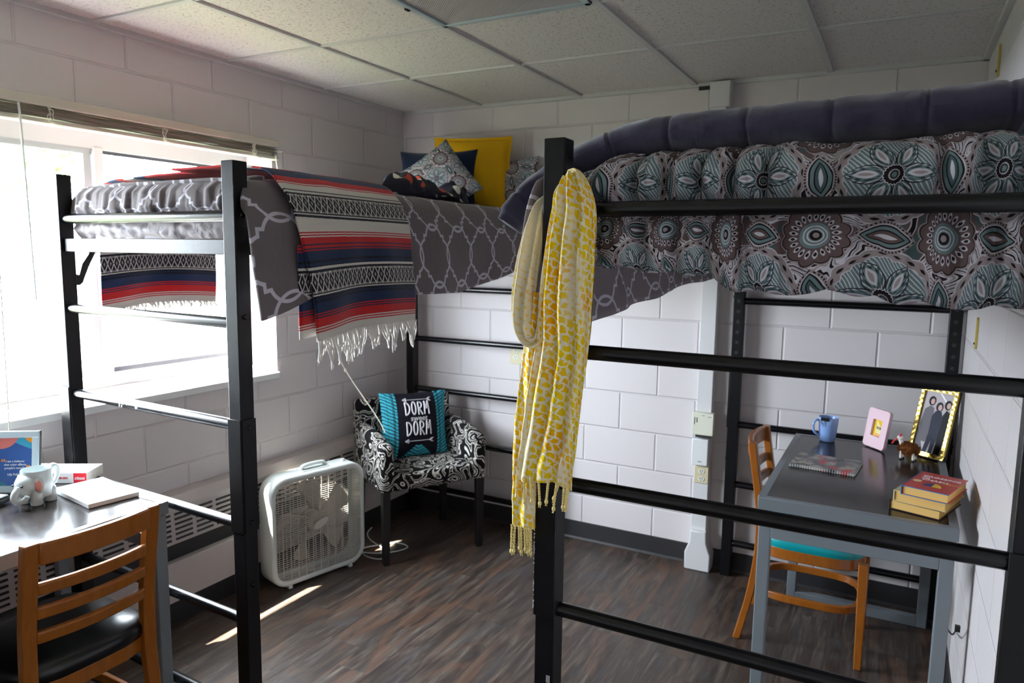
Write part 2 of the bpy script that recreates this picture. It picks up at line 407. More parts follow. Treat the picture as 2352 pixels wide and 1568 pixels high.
# ---------------------------------------------------------------- mesh tools
FR = {}                                # world frame of each thing / part
class MB:
    def __init__(s): s.v = []; s.f = []; s.uv = {}; s.fm = {}; s.mi = 0
    def add(s, vs, fs, uvs=None):
        o = len(s.v); s.v += [Vector(p) for p in vs]
        for f in fs:
            s.fm[len(s.f)] = s.mi; s.f.append(tuple(i+o for i in f))
        if uvs:
            for i, t in enumerate(uvs): s.uv[o+i] = t
        return s
    def box(s, x0, x1, y0, y1, z0, z1):
        return s.add([(x0, y0, z0), (x1, y0, z0), (x1, y1, z0), (x0, y1, z0), (x0, y0, z1), (x1, y0, z1), (x1, y1, z1), (x0, y1, z1)],
                     [(3, 2, 1, 0), (4, 5, 6, 7), (0, 1, 5, 4), (1, 2, 6, 5), (2, 3, 7, 6), (3, 0, 4, 7)])
    def tube(s, path, r, n=12, caps=True, sx=1.0, sy=1.0, up=Vector((0, 0, 1))):
        path = [Vector(p) for p in path]; rings = []; vs = []; L = len(path)
        prev = None
        for i, p in enumerate(path):
            t = (path[min(i+1, L-1)]-path[max(i-1, 0)]).normalized()
            if prev is None:
                a = t.cross(up)
                if a.length < 1e-3: a = t.cross(Vector((1, 0, 0)))
            else: a = prev-t*prev.dot(t)
            a.normalize(); b = t.cross(a).normalized(); prev = a
            rr = r(i/(L-1)) if callable(r) else r
            for k in range(n):
                an = 2*PI*k/n; vs.append(p+a*math.cos(an)*rr*sx+b*math.sin(an)*rr*sy)
        fs = [(i*n+k, i*n+(k+1) % n, (i+1)*n+(k+1) % n, (i+1)*n+k) for i in range(L-1) for k in range(n)]
        if caps: fs += [tuple(range(n))[::-1], tuple((L-1)*n+k for k in range(n))]
        return s.add(vs, fs)
    def lathe(s, prof, c=(0, 0, 0), n=32, wob=None):
        vs = []; L = len(prof)
        for i, (r, z) in enumerate(prof):
            for k in range(n):
                a = 2*PI*k/n; vs.append((c[0]+r*math.cos(a), c[1]+r*math.sin(a), c[2]+z))
        fs = [(i*n+k, i*n+(k+1) % n, (i+1)*n+(k+1) % n, (i+1)*n+k) for i in range(L-1) for k in range(n)]
        return s.add(vs, fs)
    def grid(s, nu, nv, fn, uv=None, flip=False):
        vs = []; us = []
        for j in range(nv+1):
            for i in range(nu+1):
                a, b = i/nu, j/nv; vs.append(fn(a, b)); us.append(uv(a, b) if uv else (a, b))
        fs = [(j*(nu+1)+i, j*(nu+1)+i+1, (j+1)*(nu+1)+i+1, (j+1)*(nu+1)+i) for j in range(nv) for i in range(nu)]
        if flip: fs = [f[::-1] for f in fs]
        return s.add(vs, fs, us)
    def prism(s, pts, d, base=Vector((0, 0, 0)), ex=Vector((1, 0, 0)), ey=Vector((0, 0, 1))):
        # polygon in plane (ex, ey) at base, extruded by vector d
        d = Vector(d); n = len(pts); a = [Vector(base)+ex*x+ey*y for x, y in pts]
        return s.add(a+[p+d for p in a], [tuple(range(n)), tuple(range(2*n-1, n-1, -1))]+[(i, i+n, (i+1) % n+n, (i+1) % n) for i in range(n)])
    def ball(s, c, rx, ry=None, rz=None, n=16, m=10, M=None):
        ry = ry or rx; rz = rz or rx; c = Vector(c); vs = []
        for j in range(m+1):
            t = PI*j/m
            for k in range(n):
                a = 2*PI*k/n; p = Vector((rx*math.sin(t)*math.cos(a), ry*math.sin(t)*math.sin(a), rz*math.cos(t)))
                if M: p = M@p
                vs.append(c+p)
        return s.add(vs, [(j*n+k, (j+1)*n+k, (j+1)*n+(k+1) % n, j*n+(k+1) % n) for j in range(m) for k in range(n)])
    def build(s, name, mats, parent=None, smooth=True, bevel=0, local=False, seg=2, solid=0, sub=0, fix=True, angle=35, soff=1.0, smat=0):
        me = bpy.data.meshes.new(name)
        if parent is not None:
            fr = FR.get(parent.name, Matrix())
            vs = s.v if local else [fr.inverted()@v for v in s.v]
        else:
            xs = [v.x for v in s.v]; ys = [v.y for v in s.v]; zs = [v.z for v in s.v]
            c = Vector(((min(xs)+max(xs))/2, (min(ys)+max(ys))/2, min(zs))); vs = [v-c for v in s.v]
        me.from_pydata(vs, [], s.f)
        o = bpy.data.objects.new(name, me); COL.objects.link(o)
        if parent is not None: o.parent = parent; FR[o.name] = fr
        else: o.location = c; FR[o.name] = Matrix.Translation(c)
        for m in (mats if isinstance(mats, (list, tuple)) else [mats]): me.materials.append(MATS[m])
        for i, p in enumerate(me.polygons): p.material_index = s.fm.get(i, 0)
        if s.uv:
            ul = me.uv_layers.new(name='uv')
            for lp in me.loops: ul.data[lp.index].uv = s.uv.get(lp.vertex_index, (0, 0))
        if fix:
            bm = bmesh.new(); bm.from_mesh(me); bmesh.ops.remove_doubles(bm, verts=bm.verts, dist=1e-6) if not s.uv else None
            bmesh.ops.recalc_face_normals(bm, faces=bm.faces); bm.to_mesh(me); bm.free()
        if smooth:
            me.polygons.foreach_set('use_smooth', [True]*len(me.polygons))
            if not (solid or sub or s.uv): me.set_sharp_from_angle(angle=math.radians(angle))
        if bevel:
            b = o.modifiers.new('bevel', 'BEVEL'); b.width = bevel; b.segments = seg; b.limit_method = 'ANGLE'; b.angle_limit = math.radians(40)
            if smooth: b.harden_normals = False
        if solid:
            m = o.modifiers.new('thickness', 'SOLIDIFY'); m.thickness = solid; m.offset = soff
            if smat: m.material_offset = smat; m.material_offset_rim = smat
        if sub:
            m = o.modifiers.new('subdivision', 'SUBSURF'); m.levels = sub; m.render_levels = sub
        return o
def tag(o, label=None, cat=None, group=None, kind=None):
    if label: o['label'] = label
    if cat: o['category'] = cat
    if group: o['group'] = group
    if kind: o['kind'] = kind
    return o
def thing(name, label, cat, loc=(0, 0, 0), rz=0, group=None, rx=0):
    o = bpy.data.objects.new(name, None); COL.objects.link(o); o.empty_display_size = .05
    o.location = loc; o.rotation_euler = (rx, 0, rz); tag(o, label, cat, group)
    FR[o.name] = Matrix.Translation(loc) @ Matrix.Rotation(rz, 4, 'Z') @ Matrix.Rotation(rx, 4, 'X'); return o
def struct(name, mb, m, parent=None, **k):
    o = mb.build(name, m, parent, **k)
    if parent is None: o['kind'] = 'structure'
    return o
def B(*a): return MB().box(*a)
def text(body, size, m, parent, M, name='lettering', bold=0.0, ext=.0004, align='CENTER', drape=None, sx=1.0):
    cu = bpy.data.curves.new('t', 'FONT'); cu.body = body; cu.size = size; cu.align_x = align; cu.align_y = 'CENTER'
    cu.offset = bold; cu.extrude = ext; cu.resolution_u = 3
    t = bpy.data.objects.new('t', cu); COL.objects.link(t)
    dg = bpy.context.evaluated_depsgraph_get(); dg.update()
    me = bpy.data.meshes.new_from_object(t.evaluated_get(dg)); bpy.data.objects.remove(t); bpy.data.curves.remove(cu)
    fr = FR.get(parent.name, Matrix())
    fi = fr.inverted()
    if drape:
        bm = bmesh.new(); bm.from_mesh(me); bmesh.ops.subdivide_edges(bm, edges=[e for e in bm.edges if e.calc_length() > .012], cuts=2); bm.to_mesh(me); bm.free()
    for v in me.vertices:
        p = Vector((v.co.x*sx, v.co.y, v.co.z))
        if drape: p.x, p.y, p.z = drape(p)
        v.co = fi @ (M @ p)
    me.materials.clear(); me.materials.append(MATS[m]); me.name = name
    o = bpy.data.objects.new(name, me); COL.objects.link(o); o.parent = parent; FR[o.name] = fr
    return o
def plane_M(o, ex, ey):
    ex = Vector(ex).normalized(); ey = Vector(ey).normalized(); ez = ex.cross(ey)
    return Matrix(((ex.x, ey.x, ez.x, o[0]), (ex.y, ey.y, ez.y, o[1]), (ex.z, ey.z, ez.z, o[2]), (0, 0, 0, 1)))
def arc(c, r, a0, a1, n, ax=0, ay=2):
    out = []
    for i in range(n+1):
        a = a0+(a1-a0)*i/n; p = [c[0], c[1], c[2]]; p[ax] += r*math.cos(a); p[ay] += r*math.sin(a); out.append(tuple(p))
    return out
def smooth_path(pts, k=6):
    P_ = [Vector(p) for p in pts]; out = []
    for i in range(len(P_)-1):
        a, b, c, d = P_[max(i-1, 0)], P_[i], P_[i+1], P_[min(i+2, len(P_)-1)]
        for j in range(k):
            t = j/k; out.append(.5*((2*b)+(c-a)*t+(2*a-5*b+4*c-d)*t*t+(3*b-a-3*c+d)*t**3))
    out.append(P_[-1]); return out
def lerp(a, b, t): return a+(b-a)*t
def interp(tab, x):
    if x <= tab[0][0]: return tab[0][1]
    for (a, p), (b, q) in zip(tab, tab[1:]):
        if x <= b: return p+(q-p)*(x-a)/(b-a)
    return tab[-1][1]
def nz(x, y, z=0.0): return noise.noise(Vector((x, y, z)))

# ---------------------------------------------------------------- room shell
struct('floor', MB().box(-.02, W+.02, YF-.02, .02, -.08, 0), 'floor_plank', smooth=False)
WY0, WY1, WZ0, WZ1 = -2.79, -1.062, .99, 2.075
wl = MB()
for b in ((YF, WY0, 0, H+.1), (WY1, 0, 0, H+.1), (WY0, WY1, 0, WZ0), (WY0, WY1, WZ1, H+.1)): wl.box(-.28, 0, b[0], b[1], b[2], b[3])
struct('wall_left', wl, 'wall_left_paint', smooth=False)
struct('wall_back', B(-.28, W+.28, 0, .2, 0, H+.1), 'wall_back_paint', smooth=False)
struct('wall_right', B(W, W+.2, YF, 0, 0, H+.1), 'wall_right_paint', smooth=False)
struct('wall_front', B(-.28, W+.28, YF-.2, YF, 0, H+.1), 'wall_back_paint', smooth=False)
struct('ceiling', B(-.02, W+.02, YF, .02, H+.006, H+.1), 'ceiling_tile', smooth=False)
# suspended grid
gx = [.5525+.6098*i for i in range(4)]; gy = [-.7047-.611*i for i in range(7)]
n = 1
for x in gx:
    struct('trim_%d' % n, B(x-.012, x+.012, YF, 0, H-.004, H+.006), 'grid_white', bevel=.0015); n += 1
for y in gy:
    struct('trim_%d' % n, B(0, W, y-.010, y+.010, H-.002, H+.006), 'grid_white', bevel=.001); n += 1
for b in ((0, .022, YF, 0), (W-.022, W, YF, 0), (0, W, -.022, 0)):
    struct('trim_%d' % n, B(*b, H-.012, H+.006), 'grid_white'); n += 1
# baseboards
struct('baseboard_back', MB().prism([(0, 0), (-.012, 0), (-.007, .012), (-.005, .098), (0, .102)], (W, 0, 0), ex=Vector((0, 1, 0))), 'base_vinyl', smooth=False)
struct('baseboard_right', B(W-.007, W, YF, -.007, 0, .10), 'base_vinyl', smooth=False)
struct('baseboard_front', B(0, W, YF, YF+.007, 0, .10), 'base_vinyl', smooth=False)

# ---------------------------------------------------------------- window
gw = thing('window_1', None, None, (-.2, -2.18, WZ0)); gw['kind'] = 'structure'
fr_ = MB()
for a in ((WY0, WY1, WZ0+.02, WZ0+.075), (WY0, WY1, WZ1-.075, WZ1), (WY0, WY0+.05, WZ0+.075, WZ1-.075), (WY1-.055, WY1, WZ0+.075, WZ1-.075)):
    fr_.box(-.25, -.175, *a)
fr_.build('window_frame', 'vinyl_white', gw, bevel=.003)
MB().box(-.235, -.17, -1.838, -1.80, WZ0+.07, WZ1-.07).build('mullion', 'vinyl_white', gw, bevel=.003)
def sash(y0, y1, x, nm, m, t=.026):
    s_ = MB(); z0, z1 = WZ0+.085, WZ1-.065
    for a in ((y0, y1, z0, z0+t), (y0, y1, z1-t, z1), (y0, y0+t, z0+t, z1-t), (y1-t, y1, z0+t, z1-t)): s_.box(x-.02, x, *a)
    o = s_.build(nm, m, gw, bevel=.002)
    MB().box(x-.012, x-.009, y0+.01, y1-.01, z0+.01, z1-.01).build('pane', 'window_glass', o, smooth=False)
    return o
sash(-1.80, -1.115, -.215, 'sash', 'dark_gasket', .02)
o_ = sash(-2.74, -1.842, -.185, 'sash', 'alu_grey', .032)
B(-.185, -.165, -1.892, -1.862, 1.74, 1.80).build('latch', 'plastic_white', o_, bevel=.003)
struct('window_2', MB().prism([(-.175, .0), (.014, 0), (.014, -.022), (.02, -.022), (.02, .008), (-.175, .034)], (0, WY1-WY0, 0), base=Vector((0, WY0, WZ0)), ex=Vector((1, 0, 0))), 'plastic_white', smooth=False, bevel=.002).name = 'window_sill'
bpy.data.objects['window_sill'].name = 'trim_%d' % n; n += 1
# venetian blind, pulled all the way up
bl = thing('venetian_blind', 'raised almond venetian blind bunched at the top of the window', 'blind', (.04, -2.18, 2.03))
B(.006, .062, -2.80, -1.07, 2.088, 2.122).build('headrail', 'blind_rail', bl, bevel=.004)
for i in range(13):
    z = 2.050+i*.0026; y1 = -1.075+random.uniform(-.004, .004); sl = MB(); yy = 0
    sl.grid(20, 2, lambda a, b: (.012+b*.042, lerp(-2.79, y1, a), z+.0016*math.sin(a*37+i)+.003*math.sin(b*PI)), None).build('slat', 'blind_slat', bl, solid=.0012)
MB().tube([(.035, -1.24, 2.064), (.036, -1.15, 2.076), (.040, -1.04, 2.074)], lambda t: .012, 4, sx=1.6, sy=.12).build('slat', 'blind_rail', bl, smooth=False)
B(.010, .058, -2.79, -1.07, 2.030, 2.046).build('bottom_rail', 'blind_rail', bl, bevel=.004)
for y in (-2.135, -1.685, -1.228, -2.6):
    t = MB()
    for k in range(3):
        pts = [(.064+random.uniform(0, .005), y+(k-1)*.006+random.uniform(-.006, .006), 2.088-j*.0062) for j in range(10)]
        t.tube(pts, .0016, 5)
    t.tube(smooth_path([(.064, y, 2.05), (.066, y+.012, 2.036), (.064, y+.03, 2.028), (.06, y+.045, 2.030)], 4), .0012, 5)
    t.build('ladder_cord', 'cord_cream', bl)
MB().tube([(.066, -2.238, 2.085), (.067, -2.236, 2.05), (.070, -2.225, 1.42)], .004, 6).build('tilt_wand', 'plastic_white', bl)
lc = MB(); pth = smooth_path([(.064, -1.095, 2.05), (.064, -1.085, 1.98), (.064, -1.03, 1.80), (.10, -.74, 1.16), (.12, -.70, .98), (.30, -.66, .73), (.36, -.66, .645)], 6)
lc.tube(pth, .0032, 6).tube([(.124, -.697, .975), (.126, -.695, .958)], .008, 8)
lc.build('lift_cord', 'cord_cream', bl)
MB().tube([(.062, -2.325, 2.03), (.062, -2.333, 1.2), (.062, -2.338, .86)], .002, 6).tube([(.062, -2.338, .955), (.062, -2.338, .935)], lambda t: .006, 8).build('lift_cord', 'cord_cream', bl)
# ---------------------------------------------------------------- outside
struct('ground_lawn', MB().box(-30, -.3, -30, 25, -1.3, -1.2), 'grass', smooth=False)
tr = thing('tree', 'leafy green tree seen overexposed through the right window pane', 'tree', (-9.5, 2.6, -1.2))
MB().tube([(-9.5, 2.6, -1.2), (-9.45, 2.6, .6), (-9.5, 2.55, 3.4)], lambda t: .16-.1*t, 10).build('trunk', 'bark', tr)
lf = MB()
for i in range(1500):
    a = Vector((random.gauss(0, 1), random.gauss(0, 1), random.gauss(0, 1))).normalized()*random.uniform(.45, 1)
    c = Vector((-9.5+a.x*1.5, 2.6+a.y*1.7, 3.0+a.z*1.25)); d = Vector((random.uniform(-1, 1), random.uniform(-1, 1), random.uniform(-1, 1))).normalized()*.10
    e = d.cross(Vector((random.random(), random.random(), 1))).normalized()*.05
    lf.add([c-d, c+e, c+d, c-e], [(0, 1, 2, 3)])
lf.build('foliage', 'leaf', tr, smooth=False, fix=False)
# ---------------------------------------------------------------- baseboard heater
ht = thing('baseboard_heater', 'long beige baseboard heater under the window with louvred grille', 'heater', (.06, -2.2, 0))
HY0, HY1 = -4.0, -.02
MB().prism([(0, .565), (.075, .565), (.112, .530), (.118, .372), (.100, .365), (.0, .365)], (0, HY1-HY0, 0), base=Vector((0, HY0, 0)), ex=Vector((1, 0, 0))).build('top_cover', 'heater_paint', ht, smooth=False, bevel=.004)
B(.0, .085, HY0, HY1, .288, .366).build('air_gap', 'heater_dark', ht, smooth=False)
B(.0, .116, HY0, HY1, .118, .292).build('front_panel', 'heater_paint', ht, smooth=False, bevel=.004)
B(.0, .07, HY0, HY1, 0, .118).build('base', 'heater_dark', ht, smooth=False)
sl = MB(); y = HY0+.06
while y < HY1-.1:
    for r in range(6):
        z = .392+r*.0215; xx = lerp(.1185, .1135, (z-.372)/.158)
        sl.tube([(xx, y, z), (xx, y+.082, z)], .0048, 6)
    y += .104
sl.build('louvre_slots', 'slot_dark', ht)
# ---------------------------------------------------------------- raceway, controls and outlets on the walls
rc = thing('cable_raceway', 'white vertical cable raceway running from floor to ceiling on the back wall', 'raceway', (1.9, -.04, 0))
B(1.862, 1.938, -.062, -.001, .13, 2.40).build('channel', 'raceway_white', rc, bevel=.003)
B(1.857, 1.953, -.07, -.001, 2.31, 2.43).build('ceiling_boot', 'raceway_white', rc, bevel=.003)
MB().prism([(-.064, 0), (.064, 0), (.066, .09), (.043, .15), (.040, .21), (-.040, .21), (-.043, .15), (-.066, .09)], (0, .088, 0), base=Vector((1.905, -.09, 0)), ex=Vector((1, 0, 0))).build('floor_boot', 'raceway_white', rc, bevel=.006)
for z in (.90, 1.05, 1.20, 1.33, 1.42):
    MB().lathe([(0, .001), (.004, .001), (.005, 0)], n=10).build('screw', 'alu_grey', rc, local=False) if False else None
th = thing('thermostat', 'cream square thermostat box, topmost of the boxes on the raceway', 'thermostat', (1.903, -.08, .705))
B(1.850, 1.956, -.094, -.0625, .712, .826).build('cover', 'almond_light', th, bevel=.003)
for q in ((1.862, 1.864, .765, .80), (1.873, 1.876, .775, .80), (1.90, 1.912, .812, .814), (1.93, 1.945, .808, .810)): B(q[0], q[1], -.0955, -.093, q[2], q[3]).build('scale_mark', 'slot_dark', th, smooth=False)
B(1.868, 1.94, -.090, -.0625, .699, .712).build('bottom_vent', 'slot_dark', th, smooth=False)
o = thing('data_plate', 'plain white cover plate between the thermostat and the cream outlet', 'cover plate', (1.895, -.08, .55))
B(1.853, 1.937, -.092, -.0625, .553, .692).build('plate', 'plastic_white', o, bevel=.006)
B(1.888, 1.894, -.0935, -.0915, .572, .578).box(1.898, 1.904, -.0935, -.0915, .572, .578).build('indicator', 'alu_grey', o, smooth=False)
def duplex(parent, cx, cz, y, axis='x'):
    for dz in (.0195, -.0195):
        m_ = MB().prism([(.0165*math.cos(a)*1.0, .0135*math.sin(a)) for a in [2*PI*k/16 for k in range(16)]], (0, -.0022, 0), base=Vector((cx, y, cz+dz)))
        f = m_.build('socket', 'almond_light', parent, smooth=False)
        MB().box(cx-.0065, cx-.004, y-.003, y-.0018, cz+dz-.002, cz+dz+.007).box(cx+.004, cx+.0065, y-.003, y-.0018, cz+dz-.002, cz+dz+.007).box(cx-.002, cx+.002, y-.003, y-.0018, cz+dz-.010, cz+dz-.006).build('slots', 'slot_dark', f, smooth=False)
o = thing('wall_outlet', 'almond duplex power outlet low on the raceway below the white plate', 'outlet', (1.905, -.07, .46))
B(1.868, 1.938, -.069, -.0625, .457, .545).build('plate', 'almond', o, bevel=.002); duplex(o, 1.903, .501, -.069)
o = thing('wall_outlet', 'almond four-socket outlet plate on the back wall beside the hanging scarf', 'outlet', (.82, -.003, .965))
B(.758, .886, -.006, -.0005, .967, 1.085).build('plate', 'almond', o, bevel=.002); duplex(o, .795, 1.026, -.006); duplex(o, .848, 1.026, -.006)
for (y, z, lab) in ((-.57, 1.283, 'yellow-brown strip on the right wall below the patterned comforter'), (-.455, 2.262, 'yellow-brown strip on the right wall near the ceiling corner')):
    o = thing('wall_bracket', lab, 'bracket', (W-.006, y, z))
    MB().prism([(-.008, 0), (.006, 0), (.008, .10), (.002, .115), (-.006, .105)], (-.008, 0, 0), base=Vector((W-.0005, y, z)), ex=Vector((0, 1, 0))).build('strip', 'bracket_yellow', o, smooth=False, bevel=.001)
    B(W-.012, W-.008, y-.004, y+.004, z+.015, z+.023).build('screw', 'slot_dark', o, smooth=False)
# ceiling light
cl = thing('ceiling_light', 'unlit recessed fluorescent ceiling light with ribbed lens', 'ceiling light', (1.47, -2.0, H-.002))
lx0, lx1, ly0, ly1 = gx[1]+.014, gx[2]-.014, gy[3]+.012, gy[1]-.012
B(lx0+.02, lx1-.02, ly0+.02, ly1-.02, H-.003, H+.004).build('lens', 'lens_plastic', cl, smooth=False)
q = MB()
for b in ((lx0, lx1, ly0, ly0+.022), (lx0, lx1, ly1-.022, ly1), (lx0, lx0+.022, ly0, ly1), (lx1-.022, lx1, ly0, ly1)): q.box(*b, H-.010, H+.004)
q.build('lens_frame', 'frame_silver', cl, bevel=.002)
B(lx0-.006, lx0+.004, ly1-.24, ly1-.22, H-.014, H-.004).build('latch', 'slot_dark', cl, smooth=False)
# small dark gap at the ceiling by the raceway
o = MB().box(1.795, 1.853, -.03, -.0235, H-.030, H-.0125).build('ceiling_gap', 'slot_dark', None, smooth=False); o['kind'] = 'structure'; o.name = 'trim_%d' % n

# ---------------------------------------------------------------- loft beds
PS = .05
RUNG = (1.390, 1.085, .780, .475, .170)
def post(bed, x, y, sx, sy, far=False):
    # x,y = corner centre ; sx: +1 when the bed lies towards +x ; sy: +1 when the bed lies towards +y
    p = MB().box(x-.025, x+.025, y-.025, y+.025, 0, 1.852).build('post', 'black_powder', bed, bevel=.003)
    s_ = MB()
    s_.box(x-sx*.025-(.004 if sx > 0 else 0), x-sx*.025+(.004 if sx < 0 else 0), y-.024, y+.026, .765, 1.11)
    s_.box(x-.028, x+.024, y-sy*.025-(.004 if sy > 0 else 0), y-sy*.025+(.004 if sy < 0 else 0), .765, 1.11)
    s_.build('sleeve', 'black_powder', p, bevel=.001)
    for z in (1.085, .795, .60, 1.41, 1.70):
        MB().tube([(x-sx*.0285, y, z), (x-sx*.0325, y, z)], lambda t: .008-.002*t, 10).build('bolt', 'black_tube', p)
    for k in range(9 if far else 0):
        z = 1.14+k*.05
        MB().tube([(x, y-.0252, z), (x, y-.0258, z)], .0085, 12).build('adjustment_hole', 'slot_dark', p)
    return p
def ladder_end(bed, xa, ya, xb, yb, rail_dy):
    a = Vector((xa, ya, 0)); b = Vector((xb, yb, 0)); d = (b-a).normalized()
    for z in RUNG:
        MB().tube([a+d*.024+Vector((0, 0, z)), b-d*.024+Vector((0, 0, z))], .0165, 16).build('rung', 'black_tube', bed)
    MB().tube([a+d*.024+Vector((0, 0, 1.70)), b-d*.024+Vector((0, 0, 1.70))], .0165, 16).build('guard_rail', 'black_tube', bed)
    nrm = Vector((-d.y, d.x, 0)); q = a+nrm*rail_dy; r = b+nrm*rail_dy
    m_ = MB(); A = q+d*.03; Bv = r-d*.03; t = nrm*.0125
    m_.add([A-t+Vector((0, 0, 1.588)), Bv-t+Vector((0, 0, 1.588)), Bv+t+Vector((0, 0, 1.588)), A+t+Vector((0, 0, 1.588)),
            A-t+Vector((0, 0, 1.633)), Bv-t+Vector((0, 0, 1.633)), Bv+t+Vector((0, 0, 1.633)), A+t+Vector((0, 0, 1.633))],
           [(3, 2, 1, 0), (4, 5, 6, 7), (0, 1, 5, 4), (1, 2, 6, 5), (2, 3, 7, 6), (3, 0, 4, 7)])
    m_.build('bed_rail', 'black_powder', bed, bevel=.002)
def side_rail(bed, x, y0, y1):
    MB().box(x-.0125, x+.0125, y0, y1, 1.588, 1.633).build('side_rail', 'black_powder', bed, bevel=.002)
def bracket(bed, x, y, sy):
    # curved flat gusset under the bed rail running to the post
    pts = [(0, 1.47), (.022, 1.468), (.034, 1.478), (.062, 1.545), (.086, 1.588), (.066, 1.588), (.035, 1.545), (.022, 1.505), (.012, 1.508), (0, 1.60)]
    m_ = MB().prism([(px*sy, pz) for px, pz in pts], (.006, 0, 0), base=Vector((x, y, 0)), ex=Vector((0, 1, 0)))
    m_.build('gusset', 'black_powder', bed, smooth=False)
def loft(nm, lab, nl, nr, fl, frr, rdy):
    bed = thing(nm, lab, 'loft bed', ((nl[0]+frr[0])/2, (nl[1]+frr[1])/2, 0))
    post(bed, *nl, 1, 1); post(bed, *nr, -1, 1); post(bed, *fl, 1, -1, True); post(bed, *frr, -1, -1, True)
    ladder_end(bed, *nl, *nr, rdy); ladder_end(bed, *fl, *frr, 0.0)
    side_rail(bed, nl[0], nl[1]+.025, fl[1]-.025); side_rail(bed, nr[0], nr[1]+.025, frr[1]-.025)
    mesh_ = MB()
    for i in range(9):
        y = lerp(nl[1]+.1, fl[1]-.1, i/8); mesh_.box(nl[0]+.012, nr[0]-.012, y-.012, y+.012, 1.600, 1.612)
    mesh_.build('mattress_support', 'black_powder', bed, smooth=False)
    bracket(bed, nl[0]-.003, nl[1]+.025, 1)
    return bed
LB = loft('loft_bed', 'black metal loft bed along the window wall with striped blanket on it', (.128, -2.152), (1.036, -2.192), (.132, -.098), (1.036, -.098), 0.0)
RB = loft('loft_bed', 'black metal loft bed along the right wall with yellow scarf on its post', (2.045, -2.190), (2.945, -2.190), (2.045, -.052), (2.945, -.052), .075)
pt = MB()
for i in range(46):
    z = random.uniform(.78, 1.07); s_ = random.uniform(.0006, .0022)
    pt.box(2.0165-.0006, 2.0165+s_, -2.2200, -2.2190, z, z+random.uniform(.001, .005))
tag(pt.build('paint_chips', 'chip_white', RB, smooth=False), kind='stuff')
B(2.0525, 2.062, -2.2165, -2.2150, .605, .622).build('sticker', 'alu_grey', RB, smooth=False)
q = MB()
for i in range(9):
    t = random.uniform(.30, .46); q.ball((lerp(.128, 1.036, t), lerp(-2.152, -2.192, t)-.0165, 1.083+random.uniform(-.006, .006)), .0035, .001, .0045, 6, 4)
tag(q.build('paint_chips', 'chip_white', LB), kind='stuff')
def mattress(x0, x1, y0, y1, lab):
    o = B(x0, x1, y0, y1, 1.614, 1.785).build('mattress', 'grey_sheet', None, bevel=.03, seg=4)
    return tag(o, lab, 'mattress')
mattress(.17, 1.0, -2.115, -.14, 'slim mattress on the loft bed by the window, under the trellis comforter')
mattress(2.09, 2.90, -2.08, -.10, 'slim mattress on the right loft bed, under the paisley comforter')

# ---------------------------------------------------------------- bedding helpers
def resample(pts, k=8):
    sp = smooth_path([(p[0], 0, p[1]) for p in pts], k); L = [0]
    for a, b in zip(sp, sp[1:]): L.append(L[-1]+(b-a).length)
    T = L[-1]
    def f(t):
        s_ = t*T
        for i in range(len(L)-1):
            if s_ <= L[i+1]+1e-9:
                u = (s_-L[i])/max(1e-9, L[i+1]-L[i]); p = sp[i].lerp(sp[i+1], u); return p.x, p.z
        return sp[-1].x, sp[-1].z
    return f, T
# --- trellis comforter on the window-side bed
cm = MB()
def botL(y): return interp([(-2.2, 1.405), (-2.12, 1.425), (-1.95, 1.475), (-1.5, 1.447), (-1.13, 1.440), (-.8, 1.490), (-.45, 1.565), (-.13, 1.60)], y)
f_, TL = resample([(.150, 1.66), (.125, 1.72), (.16, 1.795), (.24, 1.822), (.6, 1.832), (.95, 1.825), (1.045, 1.795), (1.082, 1.72), (1.090, 1.62), (1.097, 1.50)])
def compL(a, b):                         # a across (left tuck -> right hem), b along (near -> far)
    ytop = lerp(-2.115, -.13, b)
    x, z = f_(a)
    near = max(0, 1-b/.10); hang = max(0, min(1, (x-.98)/.1))
    y = ytop-near*hang*.088
    k = 0
    if z < 1.72 and x > .9:
        k = (1.72-z)/.22; z = lerp(1.72, botL(y), k)
        x += .012+.018*k+.010*math.sin(y*9+1)*k+.02*near*k
    x += .008*nz(y*5, z*5, 3)*(1 if x > .9 else .3); z += .006*nz(x*6, y*6)*(0 if k > 0 else 1)
    if near > 0 and hang < .5 and z > 1.7: z -= near**2*.012
    return Vector((x, y, z))
cm.grid(90, 120, compL, uv=lambda a, b: (lerp(-2.115, -.13, b), a*(TL+.06)))
def frontL(a, b):                        # the gathered near end: a along x, b from bottom to top
    x = lerp(.105, 1.005, a)
    prof = [(-2.085, 1.640), (-2.105, 1.690), (-2.135, 1.705), (-2.150, 1.735), (-2.140, 1.785), (-2.105, 1.815), (-2.05, 1.826)]
    t = b*(len(prof)-1); i = min(int(t), len(prof)-2); u = t-i
    y = lerp(prof[i][0], prof[i+1][0], u); z = lerp(prof[i][1], prof[i+1][1], u)
    e = math.sin(PI*min(1, b*1.1))
    rr = (nz(x*26, z*5, 1)*.9+nz(x*60, z*9, 2)*.5)
    y -= .016*rr*e
    edge = min(a, 1-a)
    if a < .14: q_ = (1-a/.14)**2; z -= .055*q_*b; y += .03*q_
    z += .006*nz(x*14, 0, 5)*b
    return Vector((x, y, z))
cm.grid(150, 26, frontL, uv=lambda a, b: (-2.13-.33*(1-b), .12+a*.98))
o = cm.build('comforter', ['trellis_fabric'], None, solid=.012, soff=-1, fix=False)
tag(o, 'grey comforter with white trellis pattern on the loft bed by the window', 'comforter')
sh = MB()
sh.grid(110, 12, lambda a, b: Vector((lerp(.165, 1.004, a), -2.108-.020*math.sin(PI*b)+.012*nz(a*9+b*3, b*2, 4)+.006*nz(a*30, b*4, 9), lerp(1.636, 1.700, b))), uv=lambda a, b: (a*.9, b*.1))
